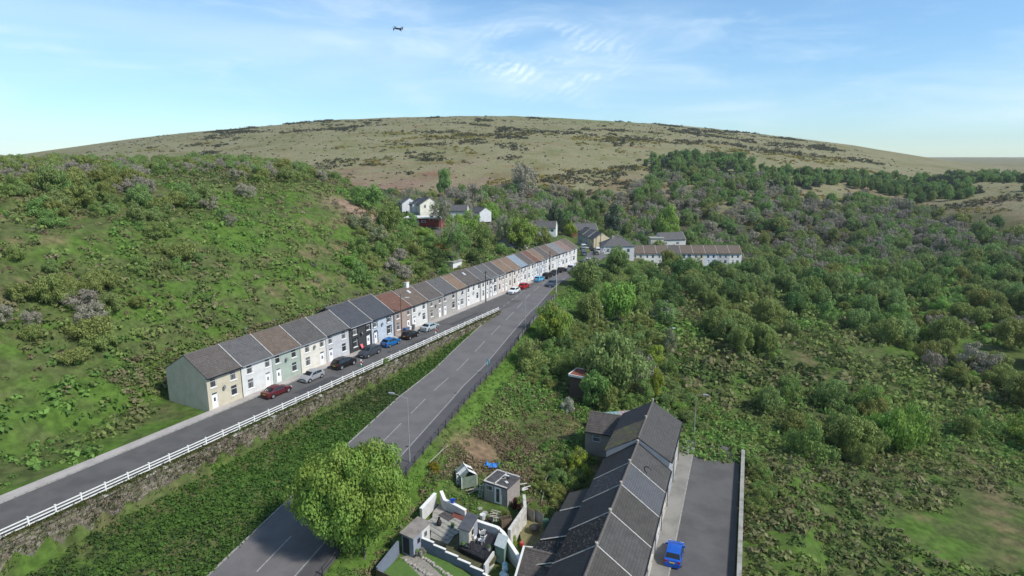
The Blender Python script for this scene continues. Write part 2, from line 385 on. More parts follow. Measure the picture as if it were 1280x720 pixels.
ground.data.polygons.foreach_set('use_smooth', np.ones(len(ground.data.polygons), bool))

# ------------------------------------------------------------------ roads and pavements
def ribbon(name, L, Rr, mat, dz=0, skirt=0, parent=None):
    mb = MB()
    for i in range(len(L) - 1):
        a, b, c, d = Vector(L[i]), Vector(Rr[i]), Vector(Rr[i+1]), Vector(L[i+1])
        for q in (a, b, c, d): q.z += dz
        mb.quad(a, b, c, d)
        if skirt:
            dn = Vector((0, 0, -skirt)); mb.quad(a + dn, a, d, d + dn); mb.quad(b, b + dn, c + dn, c)
    return mb.build(name, mat, parent)
YS = np.concatenate([np.arange(-40, 20, 12), np.arange(20, 205, 2.5), np.arange(205, 291, 4)])
def rpt(tab, y, off=0, dz=0):
    x = np.interp(y, tab[:, 1], tab[:, 0]); x2 = np.interp(y + 2, tab[:, 1], tab[:, 0]); d = Vector((x2 - x, 2, 0)).normalized()
    return Vector((x + d.y * off, y - d.x * off, zroad(y) + dz))
main = ribbon('main_road', [rpt(LE, y) for y in YS], [rpt(RE, y) for y in YS], ASPH, .05); tag(main, kind='structure')
yf = [y for y in YS if y <= 150]
foot = ribbon('footway', [rpt(RE, y, .14) for y in yf], [rpt(RE, y, 2.15) for y in yf], FOOT, .15, .4); tag(foot, kind='structure')
kb = MB()
yy = np.arange(20, 150, 1.0)
for y in yy:
    a, b = rpt(RE, y, .01), rpt(RE, y + .97, .01); c, d = rpt(RE, y + .97, .137), rpt(RE, y, .137)
    base = [a, b, c, d]; kb.prism([Vector((q.x, q.y, q.z - .1)) for q in base], [Vector((q.x, q.y, q.z + .158)) for q in base])
k = kb.build('kerb_stones', plain('dark_kerb', (.13, .125, .125), .85, .3, 2), foot); tag(k, kind='stuff')
kb = MB()
for y in np.arange(20, 133, 1.0):
    a, b = rpt(LE, y, -.16), rpt(LE, y + .97, -.16); c, d = rpt(LE, y + .97, -.01), rpt(LE, y, -.01)
    base = [a, b, c, d]; kb.prism([Vector((q.x, q.y, q.z - .1)) for q in base], [Vector((q.x, q.y, q.z + .13)) for q in base])
k = kb.build('kerb_stones', KERB, main); tag(k, kind='stuff')
def strip(tab, y0, y1, o0, o1, dz, st=1.5):
    ys = np.linspace(y0, y1, max(2, int((y1 - y0) / st) + 1)); mb = MB()
    for i in range(len(ys) - 1): mb.quad(rpt(tab, ys[i], o0, dz), rpt(tab, ys[i], o1, dz), rpt(tab, ys[i+1], o1, dz), rpt(tab, ys[i+1], o0, dz))
    return mb
strip(RE, 20, 172, -.2, -.07, .062, .8).build('edge_line', LINE, main)
def mid(y): return (np.interp(y, RE[:, 1], RE[:, 0]) + np.interp(y, LE[:, 1], LE[:, 0])) / 2
CE = np.array([[mid(y), y] for y in np.concatenate([np.arange(-40, 135, 2.0)])] + [[4.6, 152], [10.6, 171.4], [18.6, 186], [25.5, 199], [29.3, 214], [31.7, 232], [33.5, 270]])
y = 24.4
while y < 178:
    strip(CE, y, y + 5.6 * .967, -.06, .06, .056).build('centre_line_dash', LINE, main); y += 8.72
ss = np.arange(-103, 96, 3.0); SZ = 3.06
def upz(s): return SZ
side = ribbon('side_street', [SN(s, 1.5, SZ) for s in ss], [SN(s, 8.5, SZ) for s in ss], ASPH2, 0); tag(side, kind='structure')
for s0 in np.arange(27, 50, 3.3):                              # dashes where the side street joins
    n0 = 8.2 - (s0 - 26) * .19
    MB().quad(SN(s0, n0, SZ + .07), SN(s0, n0 + .15, SZ + .07), SN(s0 + 2, n0 - .23, SZ + .07), SN(s0 + 2, n0 - .38, SZ + .07)).build('junction_dash', LINE, main)
pav = ribbon('pavement', [SN(s, -.1, SZ) for s in ss], [SN(s, 1.36, SZ) for s in ss], PAVE, .13, .3); tag(pav, kind='structure')
kb = MB()
for s in np.arange(-100, 93, 1.0):
    base = [SN(s, 1.365), SN(s, 1.495), SN(s + .97, 1.495), SN(s + .97, 1.365)]
    kb.prism([q + Vector((0, 0, SZ - .1)) for q in base], [q + Vector((0, 0, SZ + .138)) for q in base])
k = kb.build('kerb_stones', KERB, pav); tag(k, kind='stuff')
# repairs, covers and gullies set into the carriageways
PATCH = asphalt('asphalt_patch', (.062, .062, .064)); IRON = plain('cast_iron', (.04, .038, .036), .6, .4, 8)
for y, o0_, o1_, ln_ in ((79, -3.4, -1.9, 6.5), (97, -7.1, -6.0, 9), (112, -2.6, -1.2, 5), (62, -6.9, -5.4, 7)): strip(RE, y, y + ln_, o0_, o1_, .0545, .8).build('tarmac_patch', PATCH, main)
cov = MB().lathe([(.0, .0), (.33, .0), (.33, -.02)], 16).mesh('manhole_cover', IRON); gul = MB().box(-.22, .22, -.2, .2, -.02, 0).mesh('gully_grate', IRON)
for y, o_ in ((86, -4.9), (104, -2.8), (128, -5.2)): ob('manhole_cover', cov, main, rpt(RE, y, o_, .0565))
for y in (75, 93, 111): ob('gully_grate', gul, main, rpt(RE, y, -.42, .0575), -.25)
for s0, n0, n1, ln_ in ((-30, 4.9, 6.6, 8), (-3, 5.6, 7.2, 5), (12, 4.6, 5.6, 11)):
    MB().quad(SN(s0, n0, SZ + .004), SN(s0, n1, SZ + .004), SN(s0 + ln_, n1, SZ + .004), SN(s0 + ln_, n0, SZ + .004)).build('tarmac_patch', PATCH, side)
for s0 in (-8, 17, 29): ob('manhole_cover', cov, side, SN(s0, 5.2, SZ + .0065))
# lower street in front of the roofs
ls = np.arange(-44, 25, 4.0)
low = ribbon('lower_street', [LP(s, 1.9, LZ) for s in ls], [LP(s, 8.0, LZ) for s in ls], ASPH2, 0); tag(low, kind='structure')
lpv = ribbon('lower_pavement', [LP(s, -.05, LZ) for s in ls], [LP(s, 1.75, LZ) for s in ls], LPAVE, .13, .3); tag(lpv, kind='structure')
kb = MB()
for s in np.arange(-44, 24, 1.0):
    base = [LP(s, 1.755), LP(s, 1.89), LP(s + .97, 1.89), LP(s + .97, 1.755)]
    kb.prism([q + Vector((0, 0, LZ - .1)) for q in base], [q + Vector((0, 0, LZ + .138)) for q in base])
k = kb.build('kerb_stones', KERB, lpv); tag(k, kind='stuff')
# street in front of the far white terrace, and the lane by the red garage
ribbon('terrace_road', [Vector((36, 246.5, -5.2)), Vector((50, 246.5, -7.3)), Vector((92, 246.5, -7.5))], [Vector((36, 242.5, -5.2)), Vector((50, 242.5, -7.3)), Vector((92, 242.5, -7.5))], ASPH2)['kind'] = 'structure'
ln = [on(u, v) for u, v in ((545, 288), (546, 291), (547, 294), (548, 297))]
ribbon('lane', [p + Vector((-1.7, 0, .12)) for p in ln], [p + Vector((1.7, 0, .12)) for p in ln], ASPH2)['kind'] = 'structure'

# ------------------------------------------------------------------ rubble retaining wall between the side street and the main road
def stones(mb, cols, A, B, z0, z1, nrm, cw=(.3, .62), ch=(.16, .3), thick=.35, pal=None, rs=None):
    d = (B - A); L = d.length; d.normalize(); z = z0
    while z < z1 - .05:
        h = min(rs.uniform(*ch), z1 - z); x = -rs.random() * .3
        while x < L:
            w_ = rs.uniform(*cw); out = rs.uniform(.0, .09); x0, x1 = max(0, x), min(L, x + w_ - .025)
            if x1 - x0 > .06:
                g = .012; sk = [rs.uniform(-.02, .02) for _ in range(4)]
                f = [A + d * (x0 + sk[0]) + nrm * out, A + d * (x1 + sk[1]) + nrm * (out * .7), A + d * (x1 + sk[1]) - nrm * thick, A + d * (x0 + sk[0]) - nrm * thick]
                mb.prism([q + Vector((0, 0, z + g)) for q in f], [q + Vector((0, 0, z + h - g + sk[2])) + nrm * rs.uniform(-.03, .01) for q in f])
                c = rs.choice(pal); k_ = rs.uniform(.75, 1.2); cols += [(c[0]*k_, c[1]*k_, c[2]*k_)] * 8
            x += w_
        z += h
STONE = vcol('rubble_stone', .9, nscale=6)
wall = thing('retaining_wall', 'long rubble stone retaining wall with ivy between the side street and the main road', 'wall', SN(0, 9.2, 0))
mb, cols = MB(), []; rs = random.Random(5); nv = Vector((UN[0], UN[1], 0))
pal = [(.2, .17, .13), (.24, .2, .15), (.16, .135, .105), (.28, .25, .2), (.2, .19, .12), (.15, .15, .085)]
o0 = wall.location
for s in np.arange(-98, 25.9, 2.0):
    pz = float(terr(*SN(s + 1, 10.2)[:2])); A, B = SN(s, 9.32) - o0, SN(s + 2.0, 9.32) - o0
    A.z = B.z = 0
    if pz < 2.85: stones(mb, cols, A, B, pz - .3, 3.02, nv, pal=pal, rs=rs)
me = mb.mesh('rubble'); a = me.attributes.new('pcol', 'FLOAT_COLOR', 'POINT'); a.data.foreach_set('color', np.concatenate([np.array(cols), np.ones((len(cols), 1))], 1).astype(np.float32).ravel()); me.materials.append(STONE)
tag(ob('rubble_stones', me, wall), kind='stuff')
MB().prism([SN(-98, 9.0) - o0, SN(-98, 9.36) - o0, SN(26, 9.36) - o0, SN(26, 9.0) - o0], [q + Vector((0, 0, 3.0)) for q in (SN(-98, 9.0) - o0, SN(-98, 9.22) - o0, SN(26, 9.22) - o0, SN(26, 9.0) - o0)]).build('wall_core', plain('mortar', (.16, .145, .12), .95, .4), wall)
mb, cols = MB(), []
s = -98.0
while s < 25.5:
    w_ = rs.uniform(.45, .95); h = rs.uniform(.1, .28); o_ = rs.uniform(-.05, .08)
    f = [SN(s, 9.0 + o_) - o0, SN(s, 9.5 + o_) - o0, SN(s + w_ - .04, 9.48 + o_) - o0, SN(s + w_ - .04, 9.02 + o_) - o0]
    mb.prism([q + Vector((0, 0, 2.99)) for q in f], [q + Vector((0, 0, 3.02 + h)) + nv * rs.uniform(-.05, .05) for q in f])
    c = rs.choice(pal + [(.42, .4, .35)]); cols += [c] * 8; s += w_
me = mb.mesh('coping'); a = me.attributes.new('pcol', 'FLOAT_COLOR', 'POINT'); a.data.foreach_set('color', np.concatenate([np.array(cols), np.ones((len(cols), 1))], 1).astype(np.float32).ravel()); me.materials.append(STONE)
tag(ob('coping_stones', me, wall), kind='stuff')

# ------------------------------------------------------------------ white railing above the wall, dark railing beside the footway
fence = thing('white_fence', 'white three-rail fence running along the outer edge of the side street', 'fence', SN(0, 8.72, SZ), UROT)
BAY = 2.36
pm = MB().box(-.065, .065, -.065, .065, -.3, 1.12).box(-.08, .08, -.08, .08, 1.123, 1.16).mesh('post', WHITE)
rm = MB().box(.067, BAY - .067, -.03, .03, -.055, .055).mesh('rail', WHITE)
for i in range(-41, 12):
    ob('post', pm, fence, (i * BAY, 0, rnd.uniform(-.02, .02)), rnd.uniform(-.02, .02))
    if i < 11:
        for z in (.32, .66, .99): ob('rail', rm, fence, (i * BAY, 0, z))
rail = thing('guard_railing', 'low dark post and rail barrier along the outer edge of the footway', 'railing', rpt(RE, 60, 2.3))
pm = MB().box(-.06, .06, -.06, .06, -.5, 1.0).mesh('post', DARKMETAL)
ys_ = np.arange(22, 152, 2.6)
for i, y in enumerate(ys_):
    p = rpt(RE, y, 2.3) - rail.location; ob('post', pm, rail, p, .25)
    if i < len(ys_) - 1:
        q = rpt(RE, ys_[i+1], 2.3) - rail.location
        for z in (.42, .82): MB().tube(p + Vector((0, 0, z)), q + Vector((0, 0, z)), .025, n=6).build('rail', DARKMETAL, rail)
        if y > 117:
            d = (q - p).normalized(); nn = Vector((d.y, -d.x, 0)) * .02; a, b = p + d * .06 - nn * 3, q - d * .06 - nn * 3
            MB().prism([a - nn, a + nn, b + nn, b - nn], [x + Vector((0, 0, .78)) for x in (a - nn, a + nn, b + nn, b - nn)]).build('panel', plain('grey_panel', (.2, .2, .205), .6, .3), rail)

# ------------------------------------------------------------------ houses
def wall_panel(mb, x0, x1, z0, z1, y, holes, sgn, depth=.14):
    """wall face in the plane y, with openings and their reveals; sgn=-1 faces -y"""
    xs = sorted({x0, x1, *[h[0] for h in holes], *[h[0] + h[2] for h in holes]}); zs = sorted({z0, z1, *[h[1] for h in holes], *[h[1] + h[3] for h in holes]})
    def q(a, b, c, d): mb.quad(a, b, c, d) if sgn < 0 else mb.quad(d, c, b, a)
    for i in range(len(xs) - 1):
        for j in range(len(zs) - 1):
            cx, cz = (xs[i] + xs[i+1]) / 2, (zs[j] + zs[j+1]) / 2
            if any(h[0] < cx < h[0] + h[2] and h[1] < cz < h[1] + h[3] for h in holes): continue
            q((xs[i], y, zs[j]), (xs[i+1], y, zs[j]), (xs[i+1], y, zs[j+1]), (xs[i], y, zs[j+1]))
    yb = y - sgn * depth
    for x, z, w_, h in holes:
        q((x, y, z), (x, yb, z), (x, yb, z + h), (x, y, z + h)); q((x + w_, yb, z), (x + w_, y, z), (x + w_, y, z + h), (x + w_, yb, z + h))
        q((x, y, z + h), (x, yb, z + h), (x + w_, yb, z + h), (x + w_, y, z + h)); q((x, yb, z), (x, y, z), (x + w_, y, z), (x + w_, yb, z))
def win_frame(w_, h, style):
    def f():
        mb = MB(); t = .055
        mb.box(0, t, -.04, .03, 0, h); mb.box(w_ - t, w_, -.04, .03, 0, h); mb.box(t, w_ - t, -.04, .03, 0, t); mb.box(t, w_ - t, -.04, .03, h - t, h)
        mb.box(t, w_ - t, -.035, .028, h * .66 - .025, h * .66 + .025)
        if style == 'split': mb.box(w_ / 2 - .025, w_ / 2 + .025, -.036, .027, t, h * .66 - .026)
        return mb.mesh('window', UPVC)
    return cached(('wf', round(w_, 2), round(h, 2), style), f)
def add_window(root, x, z, w_, h, y, flip, sill=None, surround=None, style='top'):
    """y = wall face; flip for the rear"""
    sg = -1 if not flip else 1
    fr = ob('window', win_frame(w_, h, style), root, (x if not flip else x + w_, y - sg * .09, z), 0 if not flip else math.pi)
    ob('pane', cached(('pane', round(w_, 2), round(h, 2)), lambda: MB().box(.05, w_ - .05, -.004, .012, .05, h - .05).mesh('pane', GLASS)), fr)
    if sill: ob('sill', cached(('sill', round(w_, 2), sill.name), lambda: MB().box(-.09, w_ + .09, -.17, -.045, -.115, -.003).mesh('sill', sill)), fr)
    if surround:
        def s_():
            mb = MB(); n_ = 7; hh = (h + .3) / n_
            for i in range(n_):
                e = .24 if i % 2 == 0 else .14
                z0 = -.14 + i * hh
                mb.box(-e, -.004, -.12, -.092, z0, z0 + hh - .012); mb.box(w_ + .004, w_ + e, -.12, -.092, z0, z0 + hh - .012)
            mb.box(-.0, w_, -.121, -.093, h + .004, h + .17); mb.box(-.02, w_ + .02, -.15, -.0935, -.16, -.006)
            return mb.mesh('surround', surround)
        ob('surround', cached(('sur', round(w_, 2), round(h, 2), surround.name), s_), fr)
def add_door(root, x, z, w_, h, y, flip, dmat, color=None, surround=None):
    sg = -1 if not flip else 1
    def d_():
        mb = MB(); mb.box(.07, w_ - .07, -.02, .02, .02, h - .36); mb.box(0, .065, -.05, .035, 0, h); mb.box(w_ - .065, w_, -.05, .035, 0, h)
        mb.box(.066, w_ - .066, -.05, .035, h - .065, h); mb.box(.066, w_ - .066, -.048, .034, h - .36, h - .3)
        for px in (.16, w_ / 2 + .04): mb.box(px, px + w_ / 2 - .22, -.035, -.021, .2, .8)
        return mb.mesh('door', dmat)
    dr = ob('door', cached(('door', round(w_, 2), round(h, 2), dmat.name), d_), root, (x if not flip else x + w_, y - sg * .09, z), 0 if not flip else math.pi, color)
    ob('pane', cached(('dp', round(w_, 2), round(h, 2)), lambda: MB().box(.067, w_ - .067, -.005, .01, h - .299, h - .067).box(w_/2 - .14, w_/2 + .14, -.028, -.0225, 1.0, 1.55).mesh('pane', GLASS)), dr)
    ob('handle', cached('dh', lambda: MB().box(0, .03, -.07, -.021, 0, .16).mesh('handle', GALV)), dr, (w_ - .17, 0, 1.0))
    if surround:
        def s_():
            mb = MB(); n_ = 8; hh = (h + .0) / n_
            for i in range(n_):
                e = .2 if i % 2 == 0 else .12
                mb.box(-e, -.004, -.12, -.092, i * hh, i * hh + hh - .012); mb.box(w_ + .004, w_ + e, -.12, -.092, i * hh, i * hh + hh - .012)
            mb.box(0, w_, -.121, -.093, h + .004, h + .16); return mb.mesh('surround', surround)
        ob('surround', cached(('dsur', round(w_, 2), round(h, 2), surround.name), s_), dr)
def roof_profile(D, eh, rh, over=.28, nc=13, ry=None, step=.028, th=.13):
    """closed (y,z) outline: stepped courses front eave -> ridge -> rear eave, then the underside"""
    ry = D / 2 if ry is None else ry; pts = []
    def slope(y0, z0, y1, z1, n_):
        out = []
        for i in range(n_):
            a, b = i / n_, (i + 1) / n_
            out.append((y0 + (y1 - y0) * a, z0 + (z1 - z0) * a + step)); out.append((y0 + (y1 - y0) * b, z0 + (z1 - z0) * b))
        return out
    sl = (rh - eh) / ry; sr = (rh - eh) / (D - ry)
    pts += slope(-over, eh - over * sl, ry, rh, nc)
    rev = slope(D + over, eh - over * sr, ry, rh, nc); pts += rev[::-1][1:]
    pts += [(D + over, eh - over * sr - th), (ry, rh - th * 1.2), (-over, eh - over * sl - th)]
    return pts
def extrude_x(prof, x0, x1): return MB().prism([(x0, y, z) for y, z in prof][::-1], [(x1, y, z) for y, z in prof][::-1])
VERGE = plain('pale_mortar', (.5, .48, .45), .85, .35, 3)
RIDGE = plain('ridge_clay', (.13, .115, .105), .8, .3, 3)
def house(name, label, loc, rz, w_, D, eh, rh, wallc, roof, front, rear=(), group=None, sill=None, trim=None, chimney=None, skylight=None, rooflights=(), ry=None, verge=VERGE, gut=BLACK, cat='house', gable_mat=None, nc=13, ends=(), z0=-1.2, plinth=None, downpipe=True):
    t = thing(name, label, cat, loc, rz, group); ry = D / 2 if ry is None else ry; e = .004
    mb = MB(); fh = [(x, z, ww, hh) for (_, x, z, ww, hh, *_r) in front]; rh_ = [(x, z, ww, hh) for (_, x, z, ww, hh, *_r) in rear]
    wall_panel(mb, e, w_ - e, z0, eh, 0, fh, -1); wall_panel(mb, e, w_ - e, z0, eh, D, rh_, 1)
    for x, o_ in ((e, 1), (w_ - e, -1)):
        p = [(x, 0, z0), (x, D, z0), (x, D, eh), (x, ry, rh - .12), (x, 0, eh)]; mb.poly(p[::-1] if o_ > 0 else p)
    mb.build('wall', WALLC, t).color = (*wallc, 1)
    for lst, y, fl in ((front, 0, False), (rear, D, True)):
        for k_, x, z, ww, hh, *rest in lst:
            if k_ == 'w': add_window(t, x, z, ww, hh, y, fl, sill, trim, rest[0] if rest else 'top')
            else: add_door(t, x, z, ww, hh, y, fl, UPVC if not rest else CLOTH, rest[0] if rest else None, trim)
    for k_, side_, y, z, ww, hh in ends:                         # windows in the gable ends
        x = -.0 if side_ == 'l' else w_
        fr = ob('window', win_frame(ww, hh, 'top'), t, (x + (.0 if side_ == 'l' else 0), y if side_ == 'r' else y + ww, z), R(90) if side_ == 'r' else R(-90))
        ob('pane', cached(('pane', round(ww, 2), round(hh, 2)), lambda: MB().box(.05, ww - .05, -.004, .012, .05, hh - .05).mesh('pane', GLASS)), fr)
    rf = extrude_x(roof_profile(D, eh, rh, nc=nc, ry=ry), e, w_ - e).build('roof', roof, t)
    mb = MB(); x = .02
    while x < w_ - .1:
        b = min(x + .43, w_ - .02); mb.prism([(x, ry - .15, rh - .06), (x, ry - .1, rh + .05), (x, ry, rh + .095), (x, ry + .1, rh + .05), (x, ry + .15, rh - .06)], [(b, ry - .15, rh - .06), (b, ry - .1, rh + .05), (b, ry, rh + .085), (b, ry + .1, rh + .05), (b, ry + .15, rh - .06)]); x += .45
    tag(mb.build('ridge_tiles', RIDGE, rf), kind='stuff')
    if verge:
        ov = .3; sl = (rh - eh) / ry; sr = (rh - eh) / (D - ry)
        pr = [(-ov, eh - ov * sl + .035), (ry, rh + .02), (D + ov, eh - ov * sr + .035), (D + ov, eh - ov * sr + .085), (ry, rh + .11), (-ov, eh - ov * sl + .085)]
        extrude_x(pr, w_ - .125, w_ - .006).build('verge', verge, rf)
    gz = eh - .28 * (rh - eh) / ry
    MB().box(.01, w_ - .01, -.41, -.285, gz - .13, gz - .02).build('gutter', gut, t)
    MB().box(.02, w_ - .02, -.28, -.25, gz - .2, gz - .04).build('fascia', UPVC, t)
    if downpipe: MB().tube((w_ - .12, -.06, .0), (w_ - .12, -.06, gz - .25), .04, n=6).tube((w_ - .12, -.06, gz - .25), (w_ - .12, -.34, gz - .1), .04, n=6).build('downpipe', gut, t)
    if plinth: MB().box(.006, w_ - .006, -.035, -.003, z0, .45).build('plinth', plinth, t) if not any(h[1] < .45 for h in fh) else None
    if chimney:
        cx, cw, chh, cm = chimney; ch = MB().box(cx, cx + cw, ry - .3, ry + .3, rh - .5, rh + chh).box(cx - .05, cx + cw + .05, ry - .35, ry + .35, rh + chh + .003, rh + chh + .12).build('chimney', cm, rf)
        for i in range(2): MB().lathe([(.12, 0), (.1, .35), (.13, .38), (.09, .381), (.07, .1)], 8, (cx + cw * (.27 + .46 * i), ry, rh + chh + .12)).build('chimney_pot', plain('terracotta', (.3, .13, .07), .8, .3), ch)
    for (sx, f0, sw, f1) in rooflights:
        sl = math.atan2(rh - eh, ry); L = math.hypot(ry, rh - eh)
        M = Matrix.Translation((sx, 0, eh)) @ Matrix.Rotation(sl, 4, 'X')
        sk = MB().box(0, sw, f0 * L, f1 * L, .03, .1, M).build('skylight', plain('skylight_frame', (.62, .63, .64), .4, .1), rf)
        MB().box(.08, sw - .08, f0 * L + .08, f1 * L - .08, .103, .115, M).build('pane', plain('skylight_glass', (.5, .53, .56), .1, .1, spec=.6), sk)
    return t
SLATE = roofmat('slate_blue_grey', (.062, .067, .078), (.08, .084, .094), bw=.3, rh=.26, wash=.25)
SLATE2 = roofmat('slate_grey', (.1, .098, .1), (.125, .122, .12), wash=.3)
REDT = roofmat('red_brown_tile', (.135, .068, .05), (.175, .095, .07), bw=.33, rh=.33, wash=.3)
BROWNT = roofmat('brown_tile', (.125, .095, .076), (.16, .125, .1), bw=.33, rh=.33)
RUST = roofmat('rust_brown_tile', (.185, .128, .09), (.22, .155, .112), bw=.33, rh=.33)
DBROWN = roofmat('dark_brown_tile', (.095, .083, .076), (.125, .108, .098), bw=.33, rh=.33)
DGREY = roofmat('dark_grey_tile', (.085, .08, .077), (.11, .104, .1), bw=.33, rh=.33)
PINKT = roofmat('pinkish_tile', (.2, .14, .122), (.235, .165, .145), bw=.33, rh=.33)
BLUET = roofmat('pale_blue_slate', (.2, .25, .3), (.24, .29, .345), bw=.3, rh=.26, wash=.2)
GREYT = roofmat('mid_grey_slate', (.17, .175, .18), (.205, .21, .215), wash=.3)
QUOIN = plain('black_quoin', (.012, .012, .014), .6, .2)
CREAMTRIM = plain('cream_trim', (.62, .56, .46), .7, .2)

def s_of_u(u):
    lo, hi = -40., 120.
    for _ in range(50):
        m = (lo + hi) / 2; P = SN(m, 0, 8.1); fw = P.y * CP - (P.z - CAMZ) * SP
        if 640 + FPX * P.x / fw < u: lo = m
        else: hi = m
    return lo
US = [436, 464, 491.5, 514, 534.5, 553, 571, 583, 601, 611.5, 622, 631, 640.5, 650.5, 659, 667.7, 674.5, 681.5, 689, 698, 706.5, 714, 721.5]
SB = [s_of_u(u) for u in US]
ext = [SB[0] - 5.6 * i for i in range(5, 0, -1)]
U_G = 'two-storey terraced houses of the long upper row'
#  wall colour, roof, pattern, label, options   (pattern: a door left, b door right, c wide window)
UP = [
 ((0.047, 0.050, 0.052), SLATE, 'b', 'charcoal painted end house with black-edged white windows under blue-grey slates', dict(trim=QUOIN, D=10.6, rh=7.9)),
 ((0.456, 0.516, 0.585), SLATE, 'a', 'pale blue house with black toothed window surrounds and blue-grey slate roof', dict(trim=QUOIN, D=10.6, rh=7.9)),
 ((0.361, 0.284, 0.249), REDT, 'b', 'pinkish beige house under the red-brown tiled roof beside the pale blue house', dict(D=9.6)),
 ((0.636, 0.628, 0.602), BROWNT, 'a', 'white house with brown tiled roof, small skylight and white chimney behind the silver car', dict(chimney=(4.0, .9, .9, WHITE), sk=1)),
 ((0.318, 0.292, 0.267), DBROWN, 'b', 'grey-beige house with dark brown roof just past the white chimneyed house', {}),
 ((0.361, 0.344, 0.318), SLATE2, 'a', 'light grey-beige house with plain grey slate roof next to a rust roof', {}),
 ((0.550, 0.533, 0.516), RUST, 'c', 'narrow off-white house under the first rust-brown roof', {}),
 ((0.654, 0.636, 0.611), DBROWN, 'd', 'white house with dark brown roof and skylight left of the dark utility pole', dict(sk=1)),
 ((0.671, 0.662, 0.645), SLATE2, 'b', 'white house with grey slate roof directly behind the dark utility pole', {}),
 ((0.654, 0.654, 0.645), SLATE2, 'a', 'white house with black window surrounds right of the dark utility pole', dict(trim=QUOIN)),
 ((0.585, 0.516, 0.464), DGREY, 'b', 'cream pink house under a narrow dark grey roof left of the parked white car', {}),
 ((0.585, 0.533, 0.473), RUST, 'a', 'cream house under a rust-brown roof behind the parked white car', {}),
 ((0.636, 0.585, 0.533), RUST, 'b', 'cream white house with rust-brown roof left of the bright pale-blue roof', {}),
 ((0.636, 0.619, 0.602), BLUET, 'a', 'white house under the bright pale-blue slate roof', {}),
 ((0.671, 0.645, 0.619), DBROWN, 'b', 'white house with dark brown roof right of the pale-blue roof', {}),
 ((0.619, 0.628, 0.645), REDT, 'a', 'white house under the first reddish roof past the pale-blue roof', {}),
 ((0.585, 0.611, 0.645), RUST, 'b', 'pale blue-white house with reddish-brown roof near the light blue parked car', {}),
 ((0.654, 0.654, 0.654), DBROWN, 'a', 'white house with dark brown roof behind the thin dark post', {}),
 ((0.671, 0.662, 0.636), BROWNT, 'b', 'white house with brown roof left of the mid-grey slate roof', {}),
 ((0.671, 0.671, 0.671), GREYT, 'a', 'white house under the light grey slate roof near the far end of the row', {}),
 ((0.671, 0.662, 0.654), PINKT, 'b', 'white house under the pinkish tiled roof, last but one in the row', {}),
 ((0.654, 0.645, 0.628), BROWNT, 'c', 'white house at the far end of the row with brown roof and exposed gable', {}),
]
EXT = [((.55, .5, .38), DBROWN, 'a', 'sand coloured house at the near end of the row with dark brown roof', {}), ((.66, .66, .64), SLATE2, 'b', 'off-white house second from the near end with grey slate roof', {}),
       ((.36, .42, .36), BROWNT, 'a', 'sage green house with brown tiled roof in the near part of the row', {}), ((.7, .66, .58), DGREY, 'b', 'cream house with dark grey roof two doors before the charcoal house', {}),
       ((.5, .5, .52), SLATE2, 'a', 'mid grey house with slate roof next door to the charcoal house', {})]
def fronts(p, W):
    wz, dz = 3.15, .0
    if p == 'a': return [('d', .55, .12, .95, 2.3), ('w', W - 1.95, .95, 1.05, 1.45), ('w', .5, 3.2, .95, 1.35), ('w', W - 1.9, 3.2, 1.0, 1.35)]
    if p == 'b': return [('d', W - 1.5, .12, .95, 2.3), ('w', .9, .95, 1.05, 1.45), ('w', .9, 3.2, 1.0, 1.35), ('w', W - 1.45, 3.2, .95, 1.35)]
    if p == 'c': return [('d', .45, .12, .9, 2.3), ('w', 1.75, .95, min(1.5, W - 2.2), 1.35, 'split'), ('w', W / 2 - .1, 3.2, .95, 1.35)]
    return [('d', .5, .12, .95, 2.3), ('w', W - 2.1, .95, 1.0, 1.45), ('w', .45, 3.2, .8, 1.35), ('w', W / 2 - .45, 3.2, .8, 1.35), ('w', W - 1.3, 3.2, .8, 1.35)]
def scaled(p, W):
    if W >= 4.6: return fronts(p, W)
    k_ = W / 4.8; return [(a, x * k_, z, w_ * k_, h, *r) for a, x, z, w_, h, *r in fronts(p, 4.8)]
allb = list(zip(ext, ext[1:] + [SB[0]], EXT)) + list(zip(SB[:-1], SB[1:], UP))
for s0, s1, (wc, rf, pt_, lab, op) in allb:
    W = s1 - s0; D = op.get('D', 8.8); fr = scaled(pt_, W)
    rl = [(W * .55, .62, .62, .80)] if op.get('sk') else ()
    house('terraced_house', lab, SN(s0, 0, SZ + .05), UROT, W, D, 4.95 + rnd.uniform(-.05, .05), op.get('rh', 7.45) + rnd.uniform(-.05, .06), wc, rf, fr,
          [('w', W * .2, 3.1, 1.0 if W > 4.6 else .8, 1.2), ('w', W * .6, .95, 1.0 if W > 4.6 else .8, 1.2)], U_G, sill=WHITE, trim=op.get('trim'), chimney=op.get('chimney'), rooflights=rl,
          gut=BLACK if rnd.random() < .6 else GALV)

